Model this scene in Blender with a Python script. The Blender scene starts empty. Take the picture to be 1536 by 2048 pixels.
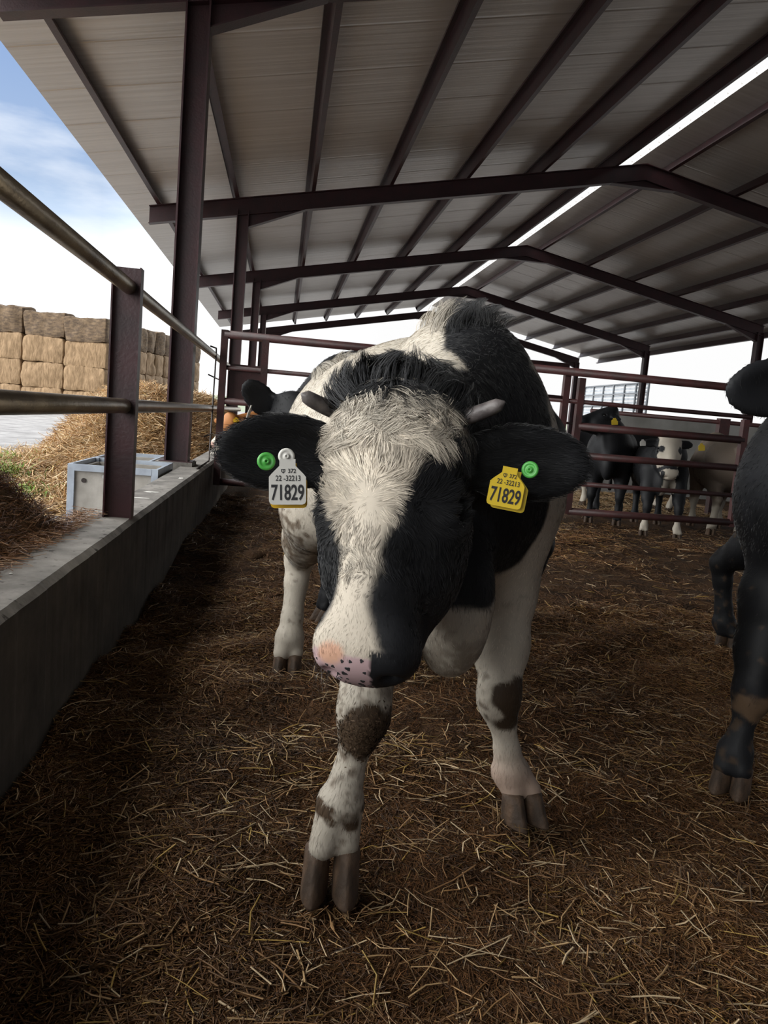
import bpy, math, random
import numpy as np
from mathutils import Vector, Matrix
import openvdb

random.seed(5)
RNG = np.random.default_rng(11)
SC = bpy.context.scene
COL = SC.collection

# ------------------------------------------------------------------ camera
cam_data = bpy.data.cameras.new('camera')
cam = bpy.data.objects.new('camera', cam_data)
COL.objects.link(cam)
cam_data.sensor_fit = 'AUTO'
cam_data.sensor_width = 36.0
cam_data.lens = 36.0 * 1538.0 / 2048.0
cam_data.clip_start = 0.05
cam_data.clip_end = 2000
CAM_R = Vector((0.98820467, -0.12880965, 0.08282270))
CAM_U = Vector((-0.06597934, 0.12993915, 0.98932429))
CAM_F = Vector((0.13819643, 0.98311947, -0.11990770))
m = Matrix.Identity(4)
for i in range(3):
    m[i][0] = CAM_R[i]; m[i][1] = CAM_U[i]; m[i][2] = -CAM_F[i]
m[2][3] = 0.99
cam.matrix_world = m
SC.camera = cam

# ------------------------------------------------------------------ exposure
SC.view_settings.view_transform = 'Standard'
SC.view_settings.look = 'None'
SC.view_settings.exposure = EXPOSURE = 0.0
SC.view_settings.gamma = 1.0
SC.view_settings.use_curve_mapping = False
SC.cycles.max_bounces = 6
SC.cycles.diffuse_bounces = 4
SC.cycles.glossy_bounces = 3
SC.cycles.caustics_reflective = False
SC.cycles.caustics_refractive = False

# ------------------------------------------------------------------ sky
SKY_STRENGTH = 1.5
CLOUD_EAST, YARD_FILL = 0.66, 4.6
world = bpy.data.worlds.new('sky')
SC.world = world
world.use_nodes = True
nt = world.node_tree
nt.nodes.clear()
def N(t, typ, **kw):
    n = t.nodes.new(typ)
    for k, v in kw.items():
        setattr(n, k, v)
    return n
def L(t, a, b):
    t.links.new(a, b)
w_out = N(nt, 'ShaderNodeOutputWorld')
w_bg = N(nt, 'ShaderNodeBackground')
w_bg.inputs['Strength'].default_value = SKY_STRENGTH
L(nt, w_bg.outputs[0], w_out.inputs[0])
w_tc = N(nt, 'ShaderNodeTexCoord')
w_sep = N(nt, 'ShaderNodeSeparateXYZ')
L(nt, w_tc.outputs['Generated'], w_sep.inputs[0])
# blue of the clear part, paler towards the horizon
w_ramp = N(nt, 'ShaderNodeValToRGB')
L(nt, w_sep.outputs['Z'], w_ramp.inputs[0])
cr = w_ramp.color_ramp
cr.elements[0].position = 0.0; cr.elements[0].color = (0.80, 0.82, 0.84, 1)
cr.elements[1].position = 0.75; cr.elements[1].color = (0.10, 0.20, 0.47, 1)
for p_, c_ in ((0.165, (0.78, 0.80, 0.84)), (0.20, (0.43, 0.53, 0.67)), (0.235, (0.29, 0.385, 0.545)), (0.34, (0.215, 0.31, 0.50))):
    e = cr.elements.new(p_); e.color = (*c_, 1)
# stretched cloud banks
w_map = N(nt, 'ShaderNodeMapping')
w_map.inputs['Scale'].default_value = (1.2, 1.2, 4.5)
L(nt, w_tc.outputs['Generated'], w_map.inputs[0])
w_noise = N(nt, 'ShaderNodeTexNoise')
w_noise.inputs['Scale'].default_value = 2.1
w_noise.inputs['Detail'].default_value = 6
w_noise.inputs['Roughness'].default_value = 0.55
L(nt, w_map.outputs[0], w_noise.inputs['Vector'])
w_cl = N(nt, 'ShaderNodeMapRange')
w_cl.inputs['From Min'].default_value = 0.48; w_cl.inputs['From Max'].default_value = 0.74
L(nt, w_noise.outputs[0], w_cl.inputs[0])
# cloud cover closes in over the sunlit side (+x) and, unseen and added, behind the viewer (-y)
w_dot = N(nt, 'ShaderNodeMapRange')
w_dot.inputs['From Min'].default_value = -0.22; w_dot.inputs['From Max'].default_value = 0.12
L(nt, w_sep.outputs['X'], w_dot.inputs[0])
w_bk = N(nt, 'ShaderNodeMapRange')
w_bk.inputs['From Min'].default_value = 0.80; w_bk.inputs['From Max'].default_value = 0.45
L(nt, w_sep.outputs['Y'], w_bk.inputs[0])
w_m0 = N(nt, 'ShaderNodeMath', operation='MAXIMUM')
L(nt, w_dot.outputs[0], w_m0.inputs[0]); L(nt, w_bk.outputs[0], w_m0.inputs[1])
w_mix0 = N(nt, 'ShaderNodeMixRGB')
w_mix0.inputs[2].default_value = (0.78, 0.80, 0.82, 1)
L(nt, w_cl.outputs[0], w_mix0.inputs[0]); L(nt, w_ramp.outputs[0], w_mix0.inputs[1])
# sky over the yard (-x), mostly out of view, brightened as added fill light
w_lf = N(nt, 'ShaderNodeMapRange')
w_lf.inputs['From Min'].default_value = 0.0; w_lf.inputs['From Max'].default_value = -0.6
L(nt, w_sep.outputs['X'], w_lf.inputs[0])
w_cc = N(nt, 'ShaderNodeMixRGB')
w_cc.inputs[1].default_value = (CLOUD_EAST, CLOUD_EAST, CLOUD_EAST, 1); w_cc.inputs[2].default_value = (YARD_FILL, YARD_FILL, YARD_FILL * .98, 1)
L(nt, w_lf.outputs[0], w_cc.inputs[0])
# unseen sky behind the viewer, away from the yard, darkened to cut its light
w_b2 = N(nt, 'ShaderNodeMapRange')
w_b2.inputs['From Min'].default_value = 0.25; w_b2.inputs['From Max'].default_value = -0.15
L(nt, w_sep.outputs['Y'], w_b2.inputs[0])
w_b3 = N(nt, 'ShaderNodeMapRange')
w_b3.inputs['From Min'].default_value = -0.55; w_b3.inputs['From Max'].default_value = -0.15
L(nt, w_sep.outputs['X'], w_b3.inputs[0])
w_b4 = N(nt, 'ShaderNodeMath', operation='MULTIPLY')
L(nt, w_b2.outputs[0], w_b4.inputs[0]); L(nt, w_b3.outputs[0], w_b4.inputs[1])
w_c2 = N(nt, 'ShaderNodeMixRGB'); w_c2.inputs[2].default_value = (0.16, 0.17, 0.19, 1)
L(nt, w_b4.outputs[0], w_c2.inputs[0]); L(nt, w_cc.outputs[0], w_c2.inputs[1])
w_mix = N(nt, 'ShaderNodeMixRGB')
L(nt, w_c2.outputs[0], w_mix.inputs[2])
L(nt, w_m0.outputs[0], w_mix.inputs[0]); L(nt, w_mix0.outputs[0], w_mix.inputs[1])
L(nt, w_mix.outputs[0], w_bg.inputs[0])

# ------------------------------------------------------------------ sun, low and veiled by cloud, behind the herd
sun_data = bpy.data.lights.new('sun', 'SUN')
sun_data.energy = 1.6
sun_data.angle = math.radians(9)
sun_data.color = (1.0, 0.90, 0.74)
sun = bpy.data.objects.new('sun', sun_data)
COL.objects.link(sun)
SUN_DIR = Vector((0.40, 0.88, 0.20)).normalized()
sun.rotation_euler = SUN_DIR.to_track_quat('Z', 'Y').to_euler()
sun.location = (8, 30, 20)

# ------------------------------------------------------------------ helpers
def tag(o, label=None, cat=None, group=None, kind=None):
    if label: o['label'] = label
    if cat: o['category'] = cat
    if group: o['group'] = group
    if kind: o['kind'] = kind
    return o

def link(o, parent=None):
    COL.objects.link(o)
    if parent is not None:
        o.parent = parent
        o.matrix_parent_inverse = parent.matrix_world.inverted() if False else Matrix.Identity(4)
    return o

def empty(name, loc=(0, 0, 0)):
    o = bpy.data.objects.new(name, None)
    o.empty_display_size = 0.1
    o.location = loc
    return link(o)

def np_mesh(name, V, F, mat=None, smooth=False, colors=None, fmat=None, mats=None):
    """V (n,3), F (m,k) array with equal corner count"""
    V = np.ascontiguousarray(V, dtype=np.float32); F = np.ascontiguousarray(F, dtype=np.int32)
    me = bpy.data.meshes.new(name)
    nv, (nf, k) = len(V), F.shape
    me.vertices.add(nv); me.vertices.foreach_set('co', V.ravel())
    me.loops.add(nf * k); me.loops.foreach_set('vertex_index', F.ravel())
    me.polygons.add(nf)
    me.polygons.foreach_set('loop_start', np.arange(0, nf * k, k, dtype=np.int32))
    if smooth:
        me.polygons.foreach_set('use_smooth', np.ones(nf, dtype=bool))
    if mats:
        for mm in mats: me.materials.append(mm)
        if fmat is not None: me.polygons.foreach_set('material_index', np.asarray(fmat, dtype=np.int32))
    elif mat: me.materials.append(mat)
    me.update(calc_edges=True)
    if colors is not None:
        at = me.color_attributes.new('Col', 'FLOAT_COLOR', 'POINT')
        c = np.ones((nv, 4), dtype=np.float32); c[:, :3] = colors
        at.data.foreach_set('color', c.ravel())
    me.validate()
    return me

def obj(name, me, parent=None, loc=None):
    o = bpy.data.objects.new(name, me)
    if loc is not None: o.location = loc
    return link(o, parent)

class MB:
    """collects simple solids and links them as one mesh object"""
    def __init__(s): s.v = []; s.f = []; s.sm = []
    def add(s, vs, fs, smooth=False):
        b = len(s.v); s.v += [tuple(v) for v in vs]
        s.f += [tuple(b + i for i in f) for f in fs]; s.sm += [smooth] * len(fs)
        return s
    def box(s, lo, hi):
        x0, y0, z0 = lo; x1, y1, z1 = hi
        return s.add([(x0,y0,z0),(x1,y0,z0),(x1,y1,z0),(x0,y1,z0),(x0,y0,z1),(x1,y0,z1),(x1,y1,z1),(x0,y1,z1)],
                     [(0,3,2,1),(4,5,6,7),(0,1,5,4),(1,2,6,5),(2,3,7,6),(3,0,4,7)])
    def prism(s, prof, p0, p1, side, up):
        """closed profile [(a,b)] extruded from p0 to p1; a along side, b along up"""
        p0, p1, side, up = Vector(p0), Vector(p1), Vector(side), Vector(up)
        n = len(prof)
        vs = [p0 + side * a + up * b for a, b in prof] + [p1 + side * a + up * b for a, b in prof]
        fs = [tuple(range(n - 1, -1, -1)), tuple(range(n, 2 * n))]
        fs += [(i, (i + 1) % n, n + (i + 1) % n, n + i) for i in range(n)]
        return s.add(vs, fs)
    def ibeam(s, p0, p1, side, up, h, w, tf=0.011, tw=0.008):
        a, b, c = h / 2, w / 2, tw / 2
        prof = [(-b,-a),(b,-a),(b,-a+tf),(c,-a+tf),(c,a-tf),(b,a-tf),(b,a),(-b,a),(-b,a-tf),(-c,a-tf),(-c,-a+tf),(-b,-a+tf)]
        return s.prism(prof, p0, p1, side, up)
    def tube(s, pts, r, n=12, caps=True):
        pts = [Vector(p) for p in pts]
        rr = r if isinstance(r, (list, tuple)) else [r] * len(pts)
        rings = []
        t0 = (pts[1] - pts[0]).normalized()
        ref = Vector((0, 0, 1)) if abs(t0.z) < 0.9 else Vector((1, 0, 0))
        nrm = t0.cross(ref).normalized()
        for i, p in enumerate(pts):
            t = (pts[min(i + 1, len(pts) - 1)] - pts[max(i - 1, 0)]).normalized()
            nrm = (nrm - t * nrm.dot(t)).normalized(); bi = t.cross(nrm)
            rings.append([p + (nrm * math.cos(2*math.pi*k/n) + bi * math.sin(2*math.pi*k/n)) * rr[i] for k in range(n)])
        vs = [v for ring in rings for v in ring]
        fs = [(i*n+k, i*n+(k+1)%n, (i+1)*n+(k+1)%n, (i+1)*n+k) for i in range(len(pts)-1) for k in range(n)]
        s.add(vs, fs, True)
        if caps:
            b = len(s.v) - len(vs)
            s.f += [tuple(b + k for k in range(n - 1, -1, -1)), tuple(b + (len(pts)-1)*n + k for k in range(n))]
            s.sm += [False, False]
        return s
    def build(s, name, mat, parent=None, loc=None, bevel=0.0):
        me = bpy.data.meshes.new(name)
        off = Vector(loc) if loc is not None else Vector((0, 0, 0))
        me.from_pydata([Vector(v) - off for v in s.v], [], s.f)
        me.polygons.foreach_set('use_smooth', s.sm)
        me.materials.append(mat); me.update()
        o = obj(name, me, parent, loc)
        if bevel:
            b = o.modifiers.new('bevel', 'BEVEL'); b.width = bevel; b.segments = 2; b.limit_method = 'ANGLE'
        return o

def copy_tree(o, parent=None):
    c = o.copy(); COL.objects.link(c)
    if parent is not None: c.parent = parent
    for ch in list(o.children): copy_tree(ch, c)
    return c

# ---- smooth numpy noise built from rotated sines
class Noise:
    def __init__(s, seed, freqs, amps, n=7):
        r = np.random.default_rng(seed); s.t = []
        for f, a in zip(freqs, amps):
            for _ in range(n):
                d = r.normal(size=3); d /= np.linalg.norm(d)
                s.t.append((d * f * r.uniform(0.7, 1.35), r.uniform(0, 6.283), a / math.sqrt(n) * 1.3))
    def __call__(s, P):
        P = np.asarray(P, dtype=np.float64); o = np.zeros(P.shape[:-1])
        for k, ph, a in s.t: o += a * np.sin(P @ k + ph)
        return o

# ------------------------------------------------------------------ materials
def mat(name, base=(0.5, 0.5, 0.5), rough=0.6, metal=0.0, var=None, vscale=8, vstretch=(1, 1, 1), bump=0.0, bscale=40, bstretch=None,
        spec=0.5, attr=False, sheen=0.0, detail=5, thr=(0.35, 0.65)):
    mt = bpy.data.materials.new(name); mt.use_nodes = True
    t = mt.node_tree; t.nodes.clear()
    out = N(t, 'ShaderNodeOutputMaterial'); bs = N(t, 'ShaderNodeBsdfPrincipled')
    L(t, bs.outputs[0], out.inputs[0])
    bs.inputs['Roughness'].default_value = rough; bs.inputs['Metallic'].default_value = metal
    bs.inputs['Specular IOR Level'].default_value = spec
    if sheen: bs.inputs['Sheen Weight'].default_value = sheen
    tc = N(t, 'ShaderNodeTexCoord')
    csock = None
    if attr:
        at = N(t, 'ShaderNodeVertexColor'); at.layer_name = 'Col'; csock = at.outputs[0]
    if var is not None or attr == 'var':
        mp = N(t, 'ShaderNodeMapping'); mp.inputs['Scale'].default_value = vstretch
        L(t, tc.outputs['Object'], mp.inputs[0])
        nz = N(t, 'ShaderNodeTexNoise'); nz.inputs['Scale'].default_value = vscale; nz.inputs['Detail'].default_value = detail
        L(t, mp.outputs[0], nz.inputs['Vector'])
        mr = N(t, 'ShaderNodeMapRange'); mr.inputs['From Min'].default_value = thr[0]; mr.inputs['From Max'].default_value = thr[1]
        L(t, nz.outputs[0], mr.inputs[0])
        mx = N(t, 'ShaderNodeMixRGB'); L(t, mr.outputs[0], mx.inputs[0])
        if csock: L(t, csock, mx.inputs[1])
        else: mx.inputs[1].default_value = (*base, 1)
        mx.inputs[2].default_value = (*var, 1); csock = mx.outputs[0]
    if csock: L(t, csock, bs.inputs['Base Color'])
    else: bs.inputs['Base Color'].default_value = (*base, 1)
    if bump:
        mp2 = N(t, 'ShaderNodeMapping'); mp2.inputs['Scale'].default_value = bstretch or (1, 1, 1)
        L(t, tc.outputs['Object'], mp2.inputs[0])
        n2 = N(t, 'ShaderNodeTexNoise'); n2.inputs['Scale'].default_value = bscale; n2.inputs['Detail'].default_value = 6
        L(t, mp2.outputs[0], n2.inputs['Vector'])
        bp = N(t, 'ShaderNodeBump'); bp.inputs['Strength'].default_value = bump; bp.inputs['Distance'].default_value = 0.02
        L(t, n2.outputs[0], bp.inputs['Height']); L(t, bp.outputs[0], bs.inputs['Normal'])
    return mt

M = {}
M['maroon'] = mat('maroon_paint', (0.044, 0.0135, 0.0165), 0.45, 0.0, (0.027, 0.011, 0.013), 6, bump=0.08, bscale=60)
M['rail'] = mat('worn_rail_steel', (0.13, 0.105, 0.08), 0.33, 0.6, (0.30, 0.25, 0.18), 14, (1, 0.3, 1), bump=0.12, bscale=70)
M['gate'] = mat('gate_red_oxide', (0.068, 0.022, 0.022), 0.5, 0.0, (0.040, 0.018, 0.017), 9, bump=0.1, bscale=60)
M['rod'] = mat('dark_rod_steel', (0.03, 0.022, 0.02), 0.5, 0.4)
M['concrete'] = mat('trough_concrete', (0.36, 0.34, 0.31), 0.85, 0, (0.25, 0.235, 0.21), 7, bump=0.15, bscale=50)
M['bluegrey'] = mat('blue_grey_paint', (0.36, 0.41, 0.48), 0.45, 0, (0.26, 0.29, 0.34), 10)
M['zinc'] = mat('zinc_bolt', (0.6, 0.6, 0.6), 0.3, 0.9)
M['straw'] = mat('straw', rough=0.45, attr=True, spec=0.4)
M['fibre'] = mat('dung_fibre', rough=0.65, attr=True, spec=0.25)
M['fur'] = mat('fur', rough=0.55, attr=True, spec=0.25, sheen=0.15)
M['hide'] = mat('hide', rough=0.6, attr=True, spec=0.25)
M['hoof'] = mat('hoof_horn', (0.105, 0.062, 0.036), 0.75, 0, (0.034, 0.020, 0.011), 30, (1, 1, 0.4), bump=0.2, bscale=90)
M['horn'] = mat('horn', (0.14, 0.125, 0.12), 0.45, 0, (0.07, 0.06, 0.06), 40, bump=0.15, bscale=90)
M['eye'] = mat('eye', (0.006, 0.005, 0.005), 0.08, 0)
M['mud'] = mat('caked_mud', (0.040, 0.026, 0.016), 0.85, 0, (0.085, 0.060, 0.038), 60, bump=0.6, bscale=120)
M['tag_white'] = mat('tag_white', (0.62, 0.61, 0.57), 0.4)
M['tag_yellow'] = mat('tag_yellow', (0.66, 0.47, 0.03), 0.4)
M['tag_amber'] = mat('tag_amber', (0.55, 0.33, 0.01), 0.4)
M['tag_green'] = mat('tag_green', (0.07, 0.36, 0.06), 0.4)
M['ink'] = mat('ink', (0.02, 0.02, 0.022), 0.6)
M['bale'] = mat('bale_straw', (0.37, 0.245, 0.135), 0.8, 0, (0.21, 0.132, 0.065), 5, (2.2, 2.2, .6), bump=1.0, bscale=9, bstretch=(2.5, 2.5, .8))
M['bale_top'] = mat('weathered_bale_straw', (0.20, 0.135, 0.078), 0.85, 0, (0.09, 0.06, 0.038), 4, (1, 1, 3), bump=1.0, bscale=12)
M['heap'] = mat('straw_heap_core', (0.17, 0.10, 0.045), 0.85, 0, (0.06, 0.035, 0.015), 18, bump=0.8, bscale=60)
M['grass'] = mat('grass', (0.10, 0.26, 0.035), 0.6, 0, (0.22, 0.30, 0.06), 10)
M['farwall'] = mat('panel_concrete', (0.30, 0.295, 0.28), 0.85, 0, (0.2, 0.195, 0.18), 2)
M['slat'] = mat('grey_slat', (0.38, 0.41, 0.44), 0.5, 0.2, (0.28, 0.30, 0.33), 3)
M['slat_frame'] = mat('dark_frame', (0.13, 0.14, 0.155), 0.5, 0.2)
# ================================================================== STRUCTURE
XR, ZR, SL = 5.797, 5.624, 0.2007          # ridge position, rafter top at ridge, roof slope
Y0, BAY = 6.51, 6.5
XCL, XCR = XR - 6.635, XR + 6.635           # column centre lines
def zr_top(x): return ZR - SL * abs(x - XR)

# ---- outside ground
mg = bpy.data.materials.new('gravel_yard'); mg.use_nodes = True
t = mg.node_tree; bs = t.nodes['Principled BSDF']; bs.inputs['Roughness'].default_value = 0.9
tc = N(t, 'ShaderNodeTexCoord'); nz = N(t, 'ShaderNodeTexNoise'); nz.inputs['Scale'].default_value = 1.4; nz.inputs['Detail'].default_value = 12
nz.inputs['Roughness'].default_value = 0.72
L(t, tc.outputs['Object'], nz.inputs['Vector'])
rp = N(t, 'ShaderNodeValToRGB'); L(t, nz.outputs[0], rp.inputs[0])
rp.color_ramp.elements[0].position = 0.38; rp.color_ramp.elements[0].color = (0.20, 0.197, 0.20, 1)
rp.color_ramp.elements[1].position = 0.66; rp.color_ramp.elements[1].color = (0.42, 0.415, 0.42, 1)
L(t, rp.outputs[0], bs.inputs['Base Color'])
b = MB(); G_ = [(-400, -60), (-0.7, -60), (-0.7, 500), (-400, 500)], [(13.0, -60), (400, -60), (400, 500), (13.0, 500)], [(-0.7, 33.5), (13.0, 33.5), (13.0, 500), (-0.7, 500)], [(-0.7, -60), (13.0, -60), (13.0, -19), (-0.7, -19)]
for g_ in G_: b.add([(x, y, -0.06) for x, y in g_], [(0, 1, 2, 3)])
tag(b.build('ground', mg), 'pale grey gravel yard outside the barn', 'ground', kind='structure')

# ---- far hills and fields
mh = mat('far_fields', (0.20, 0.27, 0.20), 0.95, 0, (0.30, 0.34, 0.24), 0.02, (1, 1, 8))
hv = []; hf = []
nx = 60
for i in range(nx + 1):
    x = -220 + 440 * i / nx
    h = 4.2 + 1.2 * math.sin(x * 0.021 + 1) + 0.6 * math.sin(x * 0.067)
    hv += [(x, 170, -0.1), (x, 215, h * 0.55), (x, 270, h)]
for i in range(nx):
    a = i * 3
    hf += [(a, a + 3, a + 4, a + 1), (a + 1, a + 4, a + 5, a + 2)]
b = MB(); b.add(hv, hf, True)
tag(b.build('hills', mh), 'hazy green fields rising on the horizon', 'hill', kind='structure')

# ---- trodden bedding floor
HN = Noise(3, [0.8, 2.3, 6, 14, 33], [0.012, 0.012, 0.012, 0.010, 0.006])
def ground_z(x, y):
    P = np.stack([x, y, np.zeros_like(x)], -1)
    z = HN(P)
    # hummock of matted dung near the viewer, slight bank against the wall
    z = z + 0.05 * np.exp(-(((x - 0.62) / 0.22) ** 2 + ((y - 1.25) / 0.13) ** 2)) - 0.035 * np.exp(-(((x - 0.30) / 0.25) ** 2 + ((y - 1.22) / 0.06) ** 2))
    z = z + 0.03 * np.exp(-((x + 0.6) / 0.15) ** 2)
    return z - 0.012
gx = np.concatenate([np.arange(-0.62, 3.2, 0.028), np.linspace(3.2, 14.5, 50)])
gy = np.concatenate([np.linspace(-19.5, 0.8, 20)[:-1], np.arange(0.8, 4.0, 0.028), np.geomspace(4.0, 34, 70)])
GX, GY = np.meshgrid(gx, gy)
GZ = ground_z(GX, GY)
V = np.stack([GX, GY, GZ], -1).reshape(-1, 3)
ny_, nx_ = GX.shape
ii = np.arange(ny_ - 1)[:, None] * nx_ + np.arange(nx_ - 1)[None, :]
F = np.stack([ii, ii + 1, ii + nx_ + 1, ii + nx_], -1).reshape(-1, 4)
M['bedding'] = mat('trodden_bedding', (0.085, 0.044, 0.020), 0.85, 0, (0.030, 0.016, 0.008), 7, bump=1.0, bscale=55, spec=0.2)
tag(obj('floor', np_mesh('floor', V, F, M['bedding'], True)), 'dark brown trodden dung and straw bedding', 'floor', kind='structure')

# ---- kerb wall along the feed side
mw = bpy.data.materials.new('kerb_concrete'); mw.use_nodes = True
t = mw.node_tree; bs = t.nodes['Principled BSDF']; bs.inputs['Roughness'].default_value = 0.88
tc = N(t, 'ShaderNodeTexCoord')
n1 = N(t, 'ShaderNodeTexNoise'); n1.inputs['Scale'].default_value = 5; n1.inputs['Detail'].default_value = 10; n1.inputs['Roughness'].default_value = 0.65
L(t, tc.outputs['Object'], n1.inputs['Vector'])
r1 = N(t, 'ShaderNodeValToRGB'); L(t, n1.outputs[0], r1.inputs[0])
r1.color_ramp.elements[0].position = 0.35; r1.color_ramp.elements[0].color = (0.095, 0.087, 0.077, 1)
r1.color_ramp.elements[1].position = 0.68; r1.color_ramp.elements[1].color = (0.29, 0.27, 0.245, 1)
mp = N(t, 'ShaderNodeMapping'); mp.inputs['Scale'].default_value = (1, 1, 0.25); L(t, tc.outputs['Object'], mp.inputs[0])
n2 = N(t, 'ShaderNodeTexNoise'); n2.inputs['Scale'].default_value = 26; n2.inputs['Detail'].default_value = 3
L(t, mp.outputs[0], n2.inputs['Vector'])
m2 = N(t, 'ShaderNodeMapRange'); m2.inputs['From Min'].default_value = 0.64; m2.inputs['From Max'].default_value = 0.70; L(t, n2.outputs[0], m2.inputs[0])
x2 = N(t, 'ShaderNodeMixRGB'); L(t, m2.outputs[0], x2.inputs[0]); L(t, r1.outputs[0], x2.inputs[1]); x2.inputs[2].default_value = (0.03, 0.025, 0.02, 1)
L(t, x2.outputs[0], bs.inputs['Base Color'])
bp = N(t, 'ShaderNodeBump'); bp.inputs['Strength'].default_value = 0.5; bp.inputs['Distance'].default_value = 0.01
L(t, n1.outputs[0], bp.inputs['Height']); L(t, bp.outputs[0], bs.inputs['Normal'])
mws = mw.copy(); mws.name = 'stained_shaded_kerb_concrete'       # pen side: unlit face's shade and dung stains put into a darker copy
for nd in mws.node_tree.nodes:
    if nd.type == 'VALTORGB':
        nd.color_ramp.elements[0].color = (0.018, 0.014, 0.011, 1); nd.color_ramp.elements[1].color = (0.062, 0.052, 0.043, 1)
# wall with a slightly chipped upper edge
wy = np.arange(-6, 27, 0.035); wn = Noise(8, [9, 30, 70], [0.0025, 0.0025, 0.002])
V = []; prof = [(-0.79, -0.1), (-0.79, 0.475), (-0.62, 0.475), (-0.600, 0.458), (-0.600, -0.1)]
for y in wy:
    j = float(wn(np.array([y, 0.3, 0.1])))
    for q, (px, pz) in enumerate(prof):
        V.append((px + (j if q in (2, 3) else 0), y, pz + (j * 0.6 if q in (2, 3) else 0)))
n = len(prof); F = [(i*n+q, (i+1)*n+q, (i+1)*n+q+1, i*n+q+1) for i in range(len(wy)-1) for q in range(n-1)]
b = MB(); b.add(V, F)
b.box((-0.99, 6.36, -0.1), (-0.70, 6.67, 0.505))
b.box((-0.99, 12.86, -0.1), (-0.70, 13.17, 0.505))
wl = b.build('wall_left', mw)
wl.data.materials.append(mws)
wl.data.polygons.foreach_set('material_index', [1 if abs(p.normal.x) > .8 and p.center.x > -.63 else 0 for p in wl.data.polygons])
tag(wl, 'low grey concrete kerb wall along the feed side', 'wall', kind='structure')
# white droppings on the kerb top
def splat(name, x, y, rx, ry, label, seed):
    r = random.Random(seed); vs = [(x, y, 0.4795)]; n = 16
    for k in range(n):
        a = 2*math.pi*k/n; s = r.uniform(0.55, 1.15)
        vs.append((x + rx*s*math.cos(a), y + ry*s*math.sin(a), 0.4765))
    b = MB(); b.add(vs, [(0, 1+k, 1+(k+1) % n) for k in range(n)])
    return tag(b.build(name, M['dropping']), label, 'bird dropping', 'bird droppings on the kerb wall')
M['dropping'] = mat('dropping', (0.6, 0.59, 0.55), 0.8)
splat('bird_dropping', -0.70, 4.42, 0.05, 0.035, 'larger white bird dropping on the kerb top beyond the short post', 1)
splat('bird_dropping', -0.71, 4.12, 0.045, 0.022, 'narrow white bird dropping on the kerb top nearest the short post', 2)
splat('bird_dropping', -0.655, 5.35, 0.022, 0.05, 'white bird dropping on the kerb edge in front of the tall column', 3)
splat('bird_dropping', -0.72, 2.22, 0.006, 0.006, 'tiny white speck on the near end of the kerb top', 4)

# ---- roof sheets with ribs on the outside
mr_ = bpy.data.materials.new('roof_sheet'); mr_.use_nodes = True
t = mr_.node_tree; bs = t.nodes['Principled BSDF']
bs.inputs['Roughness'].default_value = 0.36; bs.inputs['Metallic'].default_value = 0.25
tc = N(t, 'ShaderNodeTexCoord')
mp = N(t, 'ShaderNodeMapping'); mp.inputs['Scale'].default_value = (0.25, 9.0, 1); L(t, tc.outputs['Object'], mp.inputs[0])
n1 = N(t, 'ShaderNodeTexNoise'); n1.inputs['Scale'].default_value = 1.6; n1.inputs['Detail'].default_value = 6; L(t, mp.outputs[0], n1.inputs['Vector'])
r1 = N(t, 'ShaderNodeValToRGB'); L(t, n1.outputs[0], r1.inputs[0])
r1.color_ramp.elements[0].position = 0.3; r1.color_ramp.elements[0].color = (0.50, 0.475, 0.44, 1)
r1.color_ramp.elements[1].position = 0.7; r1.color_ramp.elements[1].color = (0.62, 0.595, 0.56, 1)
L(t, r1.outputs[0], bs.inputs['Base Color'])
sx = N(t, 'ShaderNodeSeparateXYZ'); L(t, tc.outputs['Object'], sx.inputs[0])
fr = N(t, 'ShaderNodeMath', operation='FRACT'); L(t, sx.outputs['Y'], fr.inputs[0])     # a panel joint every metre
pk = N(t, 'ShaderNodeMath', operation='PINGPONG'); L(t, fr.outputs[0], pk.inputs[0]); pk.inputs[1].default_value = 0.5
js = N(t, 'ShaderNodeMapRange'); js.inputs['From Min'].default_value = 0.0; js.inputs['From Max'].default_value = 0.03; L(t, pk.outputs[0], js.inputs[0])
ad = N(t, 'ShaderNodeMath', operation='MULTIPLY_ADD'); L(t, n1.outputs[0], ad.inputs[0]); ad.inputs[1].default_value = 0.8; L(t, js.outputs[0], ad.inputs[2])
bp = N(t, 'ShaderNodeBump'); bp.inputs['Strength'].default_value = 0.35; bp.inputs['Distance'].default_value = 0.02
L(t, ad.outputs[0], bp.inputs['Height']); L(t, bp.outputs[0], bs.inputs['Normal'])
ROOF_Y0, ROOF_Y1 = -19.4, 32.4
def roof(name, xa, xb, label):
    prof = [(ROOF_Y1, 0.0), (ROOF_Y0, 0.0), (ROOF_Y0, 0.035)]
    y = ROOF_Y0 + 0.1
    while y < ROOF_Y1 - 0.2:
        prof += [(y, 0.035), (y + 0.03, 0.075), (y + 0.07, 0.075), (y + 0.10, 0.035)]; y += 0.333
    prof += [(ROOF_Y1, 0.035)]
    za, zb = zr_top(xa) + 0.2, zr_top(xb) + 0.2
    b = MB(); b.prism(prof, (xa, 0, za), (xb, 0, zb), (0, 1, 0), (0, 0, 1))
    return tag(b.build(name, mr_), label, 'roof', kind='structure')
roof('roof_left', XR - 8.563, XR - 0.26, 'grey sheet metal roof slope over the feed side')
roof('roof_right', XR + 0.03, XR + 7.767, 'grey sheet metal roof slope beyond the ridge gap')

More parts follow.
